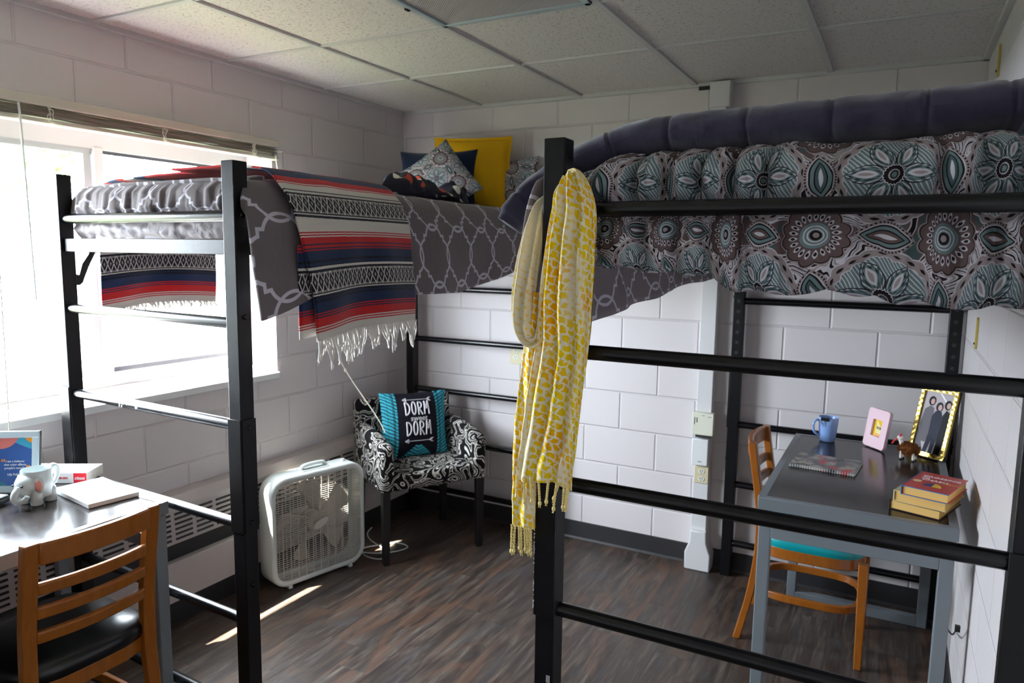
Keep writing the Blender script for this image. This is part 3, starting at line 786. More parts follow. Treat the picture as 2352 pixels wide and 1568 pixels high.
tag(sh.build('bed_sheet', 'grey_sheet', None, solid=.004, fix=False), 'plain mauve grey sheet tucked above the near rail of the window-side bed', 'bed sheet')
# --- striped blanket
sb = MB(); pr = [(.050, 1.372), (.056, 1.56), (.062, 1.70), (.088, 1.80), (.16, 1.848), (.6, 1.862), (.98, 1.856), (1.090, 1.80), (1.138, 1.70), (1.152, 1.55), (1.160, 1.345)]
fS, TS = resample(pr)
def ser(a, b):
    x, z = fS(a); right = a > .5
    top = max(0, min(1, (z-1.45)/.35))
    if right: y0 = lerp(-2.012, -2.075, top); y1 = lerp(-1.482, -1.512, top)
    else: y0 = -1.985; y1 = -1.455
    y = lerp(y0, y1, b)
    h = 1-top
    x += (.010*math.sin(b*9+1)*h+.010*nz(b*4, z*5, 2))*(1 if z < 1.8 else .2)
    if z > 1.8: z += .005*nz(x*9, y*9)
    if right and h > .3: z += (.018*math.sin(b*2.6+.2)-.022*(1-b))*(h)
    if not right: z += .018*math.sin(b*PI)*h-.012*h*(1-b)
    return Vector((x, y, z))
sb.grid(220, 60, ser, uv=lambda a, b: (b*.56, min(a*TS, (1-a)*TS)+.004))
bk = thing('striped_blanket', 'woven red, navy and white striped blanket with fringe draped over the bed', 'blanket', (.6, -1.75, 1.34))
sb.build('weave', 'serape_wool', bk, solid=.006, soff=-1, fix=False)
f2 = MB()                                # folded-under layer showing behind the right hem
f2.grid(30, 20, lambda a, b: Vector((1.140+.004*math.sin(a*6), lerp(-2.055, -1.60, a), lerp(1.62, 1.335+.05*a, b))), uv=lambda a, b: (a*.5, .004+(1-b)*.29))
f2.build('weave_underlayer', 'serape_wool', bk, solid=.005, fix=False)
def fringe(side):
    m_ = MB(); rnd = random.Random(side+3)
    cnt = 17 if side else 30
    for i in range(cnt):
        b = (i+.5)/cnt; c0_ = ser(1.0 if side else 0.0, b)
        L = rnd.uniform(.060, .105) if side else rnd.uniform(.02, .035)
        dy = rnd.uniform(-.018, .018); dx = rnd.uniform(0, .012)
        for k in range(7 if side else 3):
            bb = min(1, max(0, b+(k-3)*.15/cnt*1.6))
            q = ser(1.0 if side else 0.0, bb)+Vector((.003, 0, .004))
            tip = c0_+Vector((dx+rnd.uniform(-.005, .005), dy+rnd.uniform(-.009, .009), -L*rnd.uniform(.75, 1.08)))
            mid = q.lerp(tip, .45); mid.y += rnd.uniform(-.006, .006); mid.x += .003
            m_.tube(smooth_path([q, mid, q.lerp(tip, .8)+Vector((0, rnd.uniform(-.005, .005), 0)), tip], 3), lambda t: .0034*(1-.5*t), 5)
    return m_.build('fringe', 'fringe_white', bk)
fringe(1); fringe(0)
# --- paisley comforter on the right bed
cr = MB()
def ruff(x, z, s=1.0):
    ph = x*38+2.6*nz(x*5, 1.5)+(z-1.7)*7*nz(x*3, 9.0)+(2.0 if z < 1.70 else 0)
    den = interp([(2.05, 1.0), (2.42, 1.0), (2.55, .45), (2.70, .25), (2.78, .7), (2.97, .8)], x)
    r = abs(math.sin(ph))**.7                       # round pleats with sharp valleys
    r2 = abs(math.sin(ph*2.3+1.1+z*12))**.7
    return s*((r-.50)*.085*den+(r2-.7)*.016*den+.012*nz(x*12, z*6, 2)+.006*nz(x*40, z*22, 6))
def hemR(x): return interp([(2.02, 1.60), (2.12, 1.585), (2.28, 1.572), (2.36, 1.570), (2.42, 1.540), (2.50, 1.536), (2.62, 1.545), (2.72, 1.528), (2.85, 1.522), (2.97, 1.535)], x)-.010*abs(math.sin(x*33+nz(x*4, 3)*2))
def frontR(a, b):                        # a along x, b bottom(hem) -> top
    x = lerp(2.055, 2.972, a); zb = hemR(x); zt = 1.836+.010*nz(x*7, 2.2)+(-.045*(max(0, .13-a)/.13)**2)
    if b < .5: z = lerp(zb, 1.70, b*2); bul = math.sin(PI*b*2)**.7 if 0 < b < .5 else 0
    else: z = lerp(1.70, zt, (b-.5)*2); bul = math.sin(PI*min(1, (b-.5)*1.55))**.7
    y = -2.138-.022*bul
    if b < .02: y += .02
    if b > .5:
        t = (b-.5)*2; y = -2.138-.024*math.sin(PI*min(1, t*1.15))+.19*t**4.5; z = lerp(1.70, zt, min(1, t*1.16)); ends_ = t
    ends = min(1, min(a, 1-a)/.03)
    amp = .35+.65*math.sin(PI*b) if b < .5 else .35+.65*math.sin(PI*min(1, (b-.5)*2))
    pinch = 1-.75*math.exp(-((z-1.70)/.022)**2)
    y += ruff(x, z)*amp*pinch*(.6 if b < .5 else 1.0)*-1
    y = max(y, -2.205-.02*nz(x*9, z*9, 5)-.03*min(1, abs(z-1.70)/.08)) if not (1.675 < z < 1.725) else max(y, -2.168)
    return Vector((x, y, z))
def arclen(b):
    L = [0]; p = frontR(0, b)
    for i in range(1, 301):
        q = frontR(i/300, b); L.append(L[-1]+math.hypot(q.x-p.x, q.y-p.y)); p = q
    return L
ARCS = [arclen(b) for b in (.25, .75)]
def uvF(a, b):
    i = min(300, int(round(a*300)))
    return (ARCS[0][i]+ARCS[1][i])/2, b*.40
cr.grid(300, 70, frontR, uv=uvF)
def hemRL(y): return interp([(-2.2, 1.430), (-1.85, 1.402), (-1.55, 1.425), (-1.0, 1.470), (-.45, 1.492), (-.12, 1.51)], y)
def topR(a, b):                          # a: right edge -> left hem, b: near -> far
    f, T = FT; x, z = f(a); y = lerp(-2.125+.13*min(1, max(0, (x-1.985)/.06)), -.12, b)
    if x < 2.0:
        k = max(0, (1.74-z)/.30); z = lerp(1.74, hemRL(y), k) if z < 1.74 else z
        puff = .012*math.sin(y*11+2*nz(y*4, z*3))+.008*nz(y*9, z*5, 3)
        x += -.02*math.sin(PI*min(1, k))*(1 if k > 0 else 0)+puff*min(1, k*2)
        z += .004*math.sin(y*7)*min(1, k)
        near = max(0, 1-b/.05); y += -.04*near
    else: z += .01*nz(x*8, y*8)
    return Vector((x, y, z))
FT = resample([(2.95, 1.79), (2.93, 1.815), (2.5, 1.826), (2.12, 1.822), (2.02, 1.80), (1.965, 1.74), (1.955, 1.60), (1.952, 1.44)])
cr.grid(70, 200, topR, uv=lambda a, b: (b*2.0, a*FT[1]), flip=True)
o = cr.build('comforter', ['paisley_fabric', 'trellis_dark'], None, solid=.006, soff=-1, fix=False, smat=1)
tag(o, 'teal, brown and white paisley comforter gathered on the right loft bed', 'comforter')
# --- purple quilted throw rolled on the right bed
pb = MB(); pp = smooth_path([(2.895, -1.98, 1.893), (2.7, -1.985, 1.886), (2.4, -1.985, 1.880), (2.2, -1.985, 1.872), (2.10, -1.99, 1.848), (2.01, -2.015, 1.81), (1.93, -2.05, 1.755), (1.885, -2.08, 1.700), (1.870, -2.09, 1.670)], 14)
PL = [0]
for a_, b_ in zip(pp, pp[1:]): PL.append(PL[-1]+(b_-a_).length)
SEAM = [.02, .155, .32, .485, .65, .795, .94, 1.05]
def throw(a, b):
    s_ = a*PL[-1]; i = next((k for k in range(len(PL)-1) if s_ <= PL[k+1]+1e-9), len(PL)-2)
    p = pp[i].lerp(pp[i+1], (s_-PL[i])/max(1e-9, PL[i+1]-PL[i])); t = (pp[min(i+1, len(pp)-1)]-pp[i]).normalized()
    n1 = Vector((0, -1, 0)); n1 = (n1-t*n1.dot(t)).normalized(); n2 = t.cross(n1); 
    if n2.z < 0 and abs(t.x) > .5: n2 = -n2
    an = b*2*PI
    d = min(abs(s_-q) for q in SEAM); puff = 1-.09*math.exp(-(d/.004)**2)
    droop = max(0, min(1, (s_-.80)/.3))
    ry = .085*puff*(1-.25*droop); rz = lerp(.046, .030, droop)*puff
    wr = 1+.05*nz(s_*22, math.cos(an)*2, math.sin(an)*2)
    if s_ > PL[-1]-.02: ry *= .9; rz *= .8
    return p+n1*math.cos(an)*ry*wr+n2*math.sin(an)*rz*wr
NT = 260
pb.grid(NT, 40, throw, uv=lambda a, b: (a*1.3, b*.4))
for end in (0, NT):
    ring = [end+j*(NT+1) for j in range(40)]; pb.fm[len(pb.f)] = 0; pb.f.append(tuple(ring if end else ring[::-1]))
tag(pb.build('quilted_throw', 'purple_fleece', None, fix=False), 'dusky purple quilted throw folded across the right loft bed', 'throw blanket')

# ---------------------------------------------------------------- pillows
def pillow(mb, w_, h_, t_, uvs=1.0, pinch=.07, nn=34, flange=0.0, seed=0):
    def zz(u, v): return t_/2*(max(0, 1-abs(u)**2.4)*max(0, 1-abs(v)**2.4))**.55
    def f(sg):
        def g(a, b):
            u, v = a*2-1, b*2-1
            x = u*w_/2*(1-pinch*(1-v*v)*u*u); y = v*h_/2*(1-pinch*(1-u*u)*v*v)
            return Vector((x, y, sg*(zz(u, v)+.004*nz(u*3+seed, v*3, sg)*(1-max(abs(u), abs(v))))))
        return g
    for sg in (1, -1): mb.grid(nn, nn, f(sg), uv=lambda a, b: ((a-.5)*w_*uvs, (b-.5)*h_*uvs), flip=sg < 0)
    if flange:
        e = flange
        for (ax, sgn) in ((0, 1), (0, -1), (1, 1), (1, -1)):
            def g2(a, b, ax=ax, sgn=sgn):
                s2 = a*2-1; r = 1-pinch*(1-s2*s2)
                if ax == 0: return Vector((sgn*(w_/2*r-.004+(e*b)), s2*(h_/2+e*b), .002*math.sin(a*20)))
                return Vector((s2*(w_/2+e*b), sgn*(h_/2*r-.004+(e*b)), .002*math.sin(a*20)))
            mb.grid(nn, 2, g2, uv=lambda a, b: (a*w_, b*.02))
    return zz
def place(mb, M):
    mb.v = [M @ v for v in mb.v]; return mb
def pose(c, yaw, lean, roll):
    # pillow plane XY -> upright, facing -y, yaw about z, lean back, roll in its own plane
    return Matrix.Translation(c) @ Matrix.Rotation(yaw, 4, 'Z') @ Matrix.Rotation(PI/2-lean, 4, 'X') @ Matrix.Rotation(roll, 4, 'Z')
def put_pillow(nm, w_, h_, t_, m, c, yaw, lean, roll, lab, cat='pillow', **k):
    b = MB(); pillow(b, w_, h_, t_, **k); place(b, pose(Vector(c), yaw, lean, roll)); o = b.build(nm, m, None, fix=False); return tag(o, lab, cat)
put_pillow('bed_pillow', .44, .30, .14, 'paisley_small', (.755, -.115, 1.965), .10, .22, .10, 'paisley pillow half hidden behind the yellow pillow', seed=3)
put_pillow('bed_pillow', .415, .385, .13, 'pillow_yellow', (.615, -.215, 2.030), .28, .14, .0, 'mustard yellow square pillow standing behind the navy pillow', flange=.018, pinch=.05)
put_pillow('bed_pillow', .44, .34, .12, 'pillow_navy', (.475, -.335, 1.985), .30, .16, .02, 'navy blue pillow between the yellow and the small paisley pillow', pinch=.09)
put_pillow('bed_pillow', .335, .335, .11, 'paisley_small', (.590, -.50, 1.962), .42, .26, .66, 'small pale paisley pillow standing on its corner in front', pinch=.06)
put_pillow('bed_pillow', .36, .20, .11, 'purple_fleece', (2.915, -1.72, 1.905), -1.2, .35, .0, 'dark purple pillow at the right edge beyond the folded throw', seed=8)
# --- crumpled dark floral cloth
fc = MB()
def cloth(a, b):
    t = a; c = Vector((lerp(.86, .80, t), lerp(-1.30, -.58, t), 1.845)); an = b*2*PI
    hgt = interp([(0, .004), (.10, .075), (.2, .095), (.3, .055), (.40, .085), (.50, .060), (.6, .035), (.68, .030), (.76, .085), (.86, .080), (.95, .045), (1, .004)], t)
    wd = interp([(0, .004), (.15, .06), (.5, .07), (.85, .08), (1, .006)], t)
    r = 1+.35*nz(t*14, math.cos(an)*1.5, math.sin(an)*1.5)
    return c+Vector((math.cos(an)*wd*r, .02*nz(t*9, b*5, 7), max(-.006, math.sin(an)*hgt*r*.9+.010)))
fc.grid(90, 30, cloth, uv=lambda a, b: (a*.9, b*.35))
tag(fc.build('floral_scarf', 'floral_dark', None, fix=False), 'crumpled navy scarf with cream and red flowers on the window-side bed', 'scarf')

# ---------------------------------------------------------------- yellow scarf with tassels
sc = thing('scarf', 'yellow and cream patterned scarf with tassels hanging over the near bed post', 'scarf', (2.06, -2.235, .93))
def sweep(mb, spine, nv=90, k=7, ph=0.0, uoff=0.0, vscale=1.0, sag=0.0, peri=.36, na=64):
    # spine rows: (x, y, z, half width, half depth)
    n_ = len(spine)-1
    def row(t):
        q = t*n_; i = min(int(q), n_-1); u = q-i
        a, b, c, d = spine[max(i-1, 0)], spine[i], spine[i+1], spine[min(i+2, n_)]
        return [.5*(2*b[j]+(c[j]-a[j])*u+(2*a[j]-5*b[j]+4*c[j]-d[j])*u*u+(3*b[j]-a[j]-3*c[j]+d[j])*u**3) for j in range(5)]
    rows = [row(j/nv) for j in range(nv+1)]; L = [0]
    for a, b in zip(rows, rows[1:]): L.append(L[-1]+(Vector(b[:3])-Vector(a[:3])).length)
    def f(a, b):
        j = round(b*nv); x, y, z, hw, hd = rows[j]; r2 = rows[min(j+1, nv)]; r1 = rows[max(j-1, 0)]
        t = (Vector(r2[:3])-Vector(r1[:3])).normalized(); yv = Vector((0, -1, 0)); yv = (yv-t*yv.dot(t)).normalized(); xv = yv.cross(t).normalized()
        an = a*2*PI
        fold = math.sin(k*an+ph+2.2*nz(b*3, a*2, ph))
        d = 1+.48*fold*(1 if hd > .008 else .5)
        p = Vector((x, y, z))+xv*math.cos(an)*hw*(1+.03*fold)+yv*(math.sin(an)*hd*d+.003*nz(a*12, b*20, ph))
        if sag and b > .9: p.z -= sag*(b-.9)*10*(.5+.5*math.sin(3*an+1))
        return p
    mb.grid(na, nv, f, uv=lambda a, b: (a*peri+uoff, L[round(b*nv)]*vscale))
    return rows, f
YS = -2.240
A = MB(); rA, fA = sweep(A, [(2.088, -2.186, 1.742, .012, .012), (2.090, -2.214, 1.766, .020, .013), (2.100, -2.240, 1.738, .040, .018), (2.108, -2.246, 1.690, .050, .020), (2.103, -2.246, 1.62, .056, .021), (2.094, -2.246, 1.50, .061, .021), (2.089, -2.247, 1.41, .060, .020),
                   (2.073, -2.249, 1.30, .064, .018), (2.064, -2.250, 1.21, .065, .015), (2.054, -2.250, 1.13, .067, .012), (2.053, -2.250, 1.105, .067, .010)], nv=110, k=9, ph=.4, sag=.012, peri=.46)
A.build('front_drape', 'scarf_cotton', sc, fix=False)
Bm = MB(); sweep(Bm, [(2.095, -2.17, 1.740, .010, .012), (2.05, -2.150, 1.745, .016, .012), (2.006, -2.17, 1.715, .018, .016), (1.998, -2.205, 1.66, .023, .020), (1.992, -2.225, 1.58, .027, .022), (1.988, -2.236, 1.50, .028, .022), (1.993, -2.242, 1.442, .024, .020), (2.012, -2.246, 1.412, .016, .018), (2.036, -2.240, 1.425, .016, .015), (2.044, -2.234, 1.50, .020, .010), (2.062, -2.232, 1.62, .018, .008), (2.085, -2.222, 1.74, .012, .010)], nv=110, k=6, ph=1.7, uoff=.5, peri=.3)
Bm.build('loop', 'scarf_cotton', sc, fix=False)
Cm = MB(); rC, fC = sweep(Cm, [(2.014, -2.232, 1.52, .014, .010), (2.011, -2.236, 1.42, .018, .012), (2.008, -2.238, 1.30, .026, .014), (2.001, -2.240, 1.18, .030, .014), (1.999, -2.240, 1.08, .029, .013), (1.999, -2.240, .985, .027, .011)], nv=80, k=4, ph=2.6, uoff=.9, sag=.004, peri=.2)
Cm.build('tail_drape', 'scarf_cotton', sc, fix=False)
def tassel(p, L, dx, r=.0017):
    m_ = MB(); p = Vector(p)
    for s_ in (0, PI):
        pts = [p+Vector((dx*t+.0017*math.cos(t*26+s_), .0017*math.sin(t*26+s_)-.001, -L*t+.006)) for t in [i/22 for i in range(23)]]
        m_.tube(pts, r, 6)
    e = p+Vector((dx, -.001, -L+.004)); m_.ball(e, .0045, .0045, .006, 8, 6)
    for k in range(3): m_.tube([e, e+Vector((random.uniform(-.004, .004), 0, -.010))], .0009, 4)
    m_.build('tassel', 'scarf_thread', sc)
for x, L, dx in ((1.992, .045, 0.0), (2.010, .055, .002), (2.026, .050, .004), (2.046, .052, .004), (2.070, .045, -.004), (2.090, .058, -.006), (2.096, .035, -.012), (2.108, .050, -.002), (2.115, .050, -.003), (2.118, .048, -.004)):
    tassel((x, -2.262, 1.102+.0*x), L, dx)
for x, L, dx in ((1.976, .062, -.001), (1.984, .060, -.003), (1.994, .050, .002), (2.000, .058, .001), (2.008, .050, .003), (2.014, .055, .004), (2.020, .052, .003), (2.024, .056, .001)):
    tassel((x, -2.252, .982), L, dx)

# ---------------------------------------------------------------- desks
def desk(lab, x0, x1, y0, y1, DZ=.79):
    d = thing('desk', lab, 'desk', ((x0+x1)/2, (y0+y1)/2, 0)); f = MB(); t = .04
    for b in ((x0, x1, y0, y0+.026), (x0, x1, y1-.026, y1), (x0, x0+.026, y0+.026, y1-.026), (x1-.026, x1, y0+.026, y1-.026)): f.box(*b, DZ-.042, DZ)
    f.build('edge_frame', 'desk_grey', d, bevel=.002)
    MB().box(x0+.026, x1-.026, y0+.026, y1-.026, DZ-.022, DZ-.001).build('desktop', 'desk_laminate', d, smooth=False)
    for x in (x0+.006, x1-.006-t):
        for y in (y0+.006, y1-.006-t): MB().box(x, x+t, y, y+t, 0, DZ-.042).build('leg', 'desk_grey', d, bevel=.003)
    for y in (y0+.006, y1-.006-t):
        MB().box(x0+.046, x1-.046, y, y+t, .648, .690).build('crossbar', 'desk_grey', d, bevel=.002)
        MB().box(x0+.046, x1-.046, y, y+t, .0, .042).build('foot_rail', 'desk_grey', d, bevel=.002)
    MB().box(x0+.046, x0+.066, y0+.05, y1-.05, .690, .742).build('apron', 'desk_grey', d, bevel=.002) if x0 < 1 else MB().box(x1-.066, x1-.046, y0+.05, y1-.05, .690, .742).build('apron', 'desk_grey', d, bevel=.002)
    return d
desk('grey metal desk with dark top in front of the window', .10, .700, -3.28, -2.203, .80)
desk('grey metal desk with dark top under the right loft bed', 2.345, 2.935, -1.155, -.130)

# ---------------------------------------------------------------- slat-back chairs
def chair(lab, loc, rz, vin):
    c = thing('wooden_chair', lab, 'chair', loc, rz)
    k = dict(local=True)
    def bow(x, w_=.185, d=.030): return d*(1-(x/w_)**2)
    for sx in (-1, 1):
        # rear leg and back post, one bent stick
        prof = [(.262, 0), (.222, .18), (.198, .34), (.192, .46), (.200, .60), (.222, .74), (.240, .850)]
        pts = smooth_path([(0, a, b) for a, b in prof], 5); m_ = MB(); rows = []
        for p in pts:
            x0, x1 = sx*.150, sx*.188
            x0, x1 = min(x0, x1), max(x0, x1); h = .017
            rows += [(x0, p.y-h, p.z), (x1, p.y-h, p.z), (x1, p.y+h*.8, p.z), (x0, p.y+h*.8, p.z)]
        n_ = len(pts)
        m_.add(rows, [(i*4+q, i*4+(q+1) % 4, i*4+4+(q+1) % 4, i*4+4+q) for i in range(n_-1) for q in range(4)]+[(3, 2, 1, 0), (n_*4-4, n_*4-3, n_*4-2, n_*4-1)])
        m_.build('rear_leg', 'oak_wood', c, bevel=.004, **k)
        fl = MB(); a, b = .018, .014
        x = sx*.185; fl.add([(x-b, -.205-b, 0), (x+b, -.205-b, 0), (x+b, -.205+b, 0), (x-b, -.205+b, 0), (x-a, -.200-a, .43), (x+a, -.200-a, .43), (x+a, -.200+a, .43), (x-a, -.200+a, .43)],
              [(3, 2, 1, 0), (4, 5, 6, 7), (0, 1, 5, 4), (1, 2, 6, 5), (2, 3, 7, 6), (3, 0, 4, 7)])
        fl.build('front_leg', 'oak_wood', c, bevel=.004, **k)
    def slat(z0, z1, y0, nm, th=.010, top=False):
        m_ = MB(); rows = []; K = 16
        for i in range(K+1):
            x = lerp(-.186 if top else -.152, .186 if top else .152, i/K); y = y0+bow(x)
            zt = z1+(.010*(1-(x/.186)**2) if top else 0)
            rows += [(x, y-th, z0), (x, y+th, z0), (x, y+th+.004, zt), (x, y-th+.004, zt)]
        m_.add(rows, [(i*4+q, i*4+(q+1) % 4, i*4+4+(q+1) % 4, i*4+4+q) for i in range(K) for q in range(4)]+[(3, 2, 1, 0), (K*4, K*4+1, K*4+2, K*4+3)])
        m_.build(nm, 'oak_wood', c, bevel=.005, **k)
    slat(.788, .850, .232, 'top_rail', .012, False)
    slat(.700, .735, .212, 'slat'); slat(.630, .665, .200, 'slat'); slat(.560, .595, .192, 'slat')
    ap = MB(); n_ = 28; out = []
    def seat_r(an, w_, d_): 
        ca, sa = math.cos(an), math.sin(an); q = (abs(ca)**4+abs(sa)**4)**-.25
        return (w_*ca*q, d_*sa*q)
    ring = [seat_r(2*PI*i/n_, .198, .205) for i in range(n_)]; rin = [seat_r(2*PI*i/n_, .176, .183) for i in range(n_)]
    vs = [(x, y, .388) for x, y in ring]+[(x, y, .436) for x, y in ring]+[(x, y, .436) for x, y in rin]+[(x, y, .388) for x, y in rin]
    fs = [(q*n_+i, q*n_+(i+1) % n_, ((q+1) % 4)*n_+(i+1) % n_, ((q+1) % 4)*n_+i) for q in range(4) for i in range(n_)]; fs0 = fs
    ap.add(vs, fs).build('seat_frame', 'oak_wood', c, bevel=.004, **k)
    cu = MB(); vs = []; prof = [(1.0, .426), (1.05, .445), (1.05, .470), (.97, .484), (.6, .492), (.2, .494)]
    for s_, z in prof: vs += [(x*s_*.98, y*s_*.98, z) for x, y in ring]
    vs.append((0, 0, .494)); L = len(prof)
    fs = [(i*n_+j, i*n_+(j+1) % n_, (i+1)*n_+(j+1) % n_, (i+1)*n_+j) for i in range(L-1) for j in range(n_)]+[((L-1)*n_+j, (L-1)*n_+(j+1) % n_, L*n_) for j in range(n_)]
    cu.add(vs, fs).build('seat_cushion', vin, c, angle=80, **k)
    # bentwood hoop between the legs
    h_ = MB(); hr = [seat_r(2*PI*i/n_, .178, .198) for i in range(n_)]; hi = [seat_r(2*PI*i/n_, .162, .182) for i in range(n_)]
    vs = [(x, y, .200) for x, y in hr]+[(x, y, .230) for x, y in hr]+[(x, y, .230) for x, y in hi]+[(x, y, .200) for x, y in hi]
    h_.add(vs, fs0).build('stretcher', 'oak_wood', c, bevel=.003, **k)
    return c
chair('brown wooden slat-back chair with black vinyl seat at the window desk', (.575, -2.508, 0), -PI/2-.02, 'vinyl_black')
chair('brown wooden slat-back chair with turquoise vinyl seat at the right desk', (2.475, -.478, 0), PI/2, 'vinyl_teal')

# ---------------------------------------------------------------- patterned armchair
ang = math.radians(58)
ac = thing('armchair', 'armchair with black and cream squiggle upholstery and black wooden legs', 'armchair', (.442, -.481, 0), ang)
K = dict(local=True)
def soft(pts_box, nm, bev=.02):
    MB().box(*pts_box).build(nm, 'squiggle_fabric', ac, bevel=bev, seg=4, **K)
soft((-.235, .235, -.245, .20, .385, .475), 'seat', .022)
bk_ = MB(); bk_.add([(-.285, .165, .385), (.285, .165, .385), (.285, .255, .385), (-.285, .255, .385), (-.285, .195, .790), (.285, .195, .790), (.285, .262, .790), (-.285, .262, .790)],
        [(3, 2, 1, 0), (4, 5, 6, 7), (0, 1, 5, 4), (1, 2, 6, 5), (2, 3, 7, 6), (3, 0, 4, 7)])
bk_.build('backrest', 'squiggle_fabric', ac, bevel=.022, seg=4, **K)
for s_ in (-1, 1):
    xo, xi = s_*.300, s_*.225
    pts = [(-.252, .385), (.19, .385), (.19, .665), (.05, .668), (-.12, .650), (-.252, .625)]
    a_ = MB().prism(pts, (xi-xo, 0, 0), base=Vector((xo, 0, 0)), ex=Vector((0, 1, 0)))
    a_.build('armrest', 'squiggle_fabric', ac, bevel=.024, seg=4, **K)
for (x, y, dy) in ((-.268, -.225, 0), (.268, -.225, 0), (-.255, .21, .02), (.255, .21, .02)):
    l_ = MB(); a, b = .021, .016
    l_.add([(x-b, y+dy-b, 0), (x+b, y+dy-b, 0), (x+b, y+dy+b, 0), (x-b, y+dy+b, 0), (x-a, y-a, .39), (x+a, y-a, .39), (x+a, y+a, .39), (x-a, y+a, .39)],
           [(3, 2, 1, 0), (4, 5, 6, 7), (0, 1, 5, 4), (1, 2, 6, 5), (2, 3, 7, 6), (3, 0, 4, 7)])
    l_.build('leg', 'leg_black', ac, bevel=.002, **K)
# cushion with lettering, leaning on the backrest
dp = thing('throw_pillow', 'turquoise and black pillow with DORM sweet DORM lettering on the armchair', 'pillow', (0, 0, 0))
MD = FR[ac.name] @ pose(Vector((.015, .085, .645)), .02, .20, -.03)
pb_ = MB(); zf = pillow(pb_, .40, .37, .13, nn=40, pinch=.06); place(pb_, MD)
dp.location = FR[ac.name] @ Vector((0, .08, .475)); FR[dp.name] = Matrix.Translation(dp.location)
pb_.build('cover', 'dorm_pillow_fabric', dp, fix=False)
def on_pillow(p):
    u, v = p.x/.20, p.y/.185
    return p.x*(1-.06*(1-v*v)*u*u), p.y*(1-.06*(1-u*u)*v*v), zf(u, v)+.005+p.z
def tp(body, size, x, y, bold=0, sx=1.0, nm='lettering'):
    return text(body, size, 'print_white', dp, MD, nm, bold, drape=lambda p: on_pillow(Vector((p.x+x, p.y+y, p.z))), sx=sx)
LET = dict(D=[[(.05, 0), (0, 1.0)], [(-.05, .98), (.35, .93), (.62, .70), (.66, .45), (.50, .16), (.22, .02), (.02, .0)]],
    O=[[(.34+.30*math.cos(t), .48+.50*math.sin(t)) for t in [PI/2+2*PI*i/14 for i in range(15)]]],
    R=[[(.06, -.02), (.04, .98)], [(.02, .98), (.42, .96), (.58, .80), (.50, .58), (.10, .46)], [(.16, .46), (.40, .25), (.66, -.02)]],
    M=[[(.0, -.05), (.10, 1.0)], [(.10, 1.0), (.36, .38)], [(.36, .38), (.64, 1.02)], [(.64, 1.02), (.74, -.05)]])
def hand(word, x0, y0, h_, adv):
    for i, ch in enumerate(word):
        m_ = MB()
        for st in LET[ch]:
            pts = smooth_path([(x0+i*adv+px*h_*.52, y0+py*h_+(.003 if i % 2 else 0), 0) for px, py in st], 4) if len(st) > 2 else [Vector((lerp(x0+i*adv+st[0][0]*h_*.52, x0+i*adv+st[1][0]*h_*.52, t), lerp(y0+st[0][1]*h_, y0+st[1][1]*h_, t)+(.003 if i % 2 else 0), 0)) for t in (0, .25, .5, .75, 1)]
            m_.tube([MD @ Vector(on_pillow(Vector((p.x, p.y, -.002)))) for p in pts], .0042, 6)
        m_.build('lettering', 'print_white', dp)
hand('DORM', -.072, .055, .072, .0375); tp('sweet', .042, .004, .034, .0006, 1.0); hand('DORM', -.070, -.058, .074, .0380)
def arrow(y):
    m_ = MB()
    for a, b, wd in (((-.075, y), (.078, y), .0022), ((-.083, y), (-.062, y+.010), .003), ((-.083, y), (-.062, y-.010), .003), ((-.064, y), (-.062, y+.010), .003), ((-.064, y), (-.062, y-.010), .003),
                     ((.060, y), (.078, y+.011), .0024), ((.060, y), (.078, y-.011), .0024), ((.068, y), (.086, y+.011), .0024), ((.068, y), (.086, y-.011), .0024)):
        pts = []
        for i in range(7):
            t = i/6; q = on_pillow(Vector((lerp(a[0], b[0], t), lerp(a[1], b[1], t), .0005))); pts.append(MD @ Vector(q))
        m_.tube(pts, wd*.8, 5)
    m_.build('arrow', 'print_white', dp)
arrow(-.090); arrow(.142)

# ---------------------------------------------------------------- box fan
fa = math.radians(75.5)
fan = thing('box_fan', 'white box fan standing on the floor by the heater', 'fan', (.248, -1.082, 0), fa)
FW, FH, FD, RR = .262, .545, .115, .085
def rrect(w_, z0, z1, r, k=8):
    out = []
    for (cx, cz, a0) in ((w_-r, z1-r, 0), (-w_+r, z1-r, 90), (-w_+r, z0+r, 180), (w_-r, z0+r, 270)):
        for i in range(k+1):
            a = math.radians(a0+90*i/k); out.append((cx+r*math.cos(a), cz+r*math.sin(a)))
    return out
O = rrect(FW, .012, FH, RR); I = rrect(FW-.026, .040, FH-.028, RR-.022); M_ = rrect(FW-.006, .018, FH-.006, RR-.004)
n_ = len(O); hs = MB(); vs = []
layers = [(I, -.050), (I, -.0575), (M_, -.0575), (O, -.050), (O, .050), (M_, .0575), (I, .0575), (I, .050)]
for ring, y in layers: vs += [(x, y, z) for x, z in ring]
hs.add(vs, [(q*n_+i, q*n_+(i+1) % n_, (q+1)*n_+(i+1) % n_, (q+1)*n_+i) for q in range(len(layers)-1) for i in range(n_)])
hs.build('housing', 'fan_plastic', fan, solid=.0022, soff=-1, angle=50, **K)
hd_ = MB(); hd_.box(-.075, .075, -.030, .034, FH-.002, FH+.004); hd_.tube(smooth_path([(-.068, 0, FH), (-.060, 0, FH+.018), (-.03, 0, FH+.024), (.03, 0, FH+.024), (.060, 0, FH+.018), (.068, 0, FH)], 4), .009, 8, sx=1.5)
hd_.build('handle', 'fan_plastic', fan, bevel=.0015, **K)
MB().lathe([(0, .012), (.010, .012), (.012, 0)], (.17, 0, FH), 16).build('switch_knob', 'fan_plastic', fan, **K)
for sx in (-1, 1): B(sx*.17-.010, sx*.17+.010, -.062, .062, 0, .015).build('foot', 'fan_plastic', fan, bevel=.003, **K)
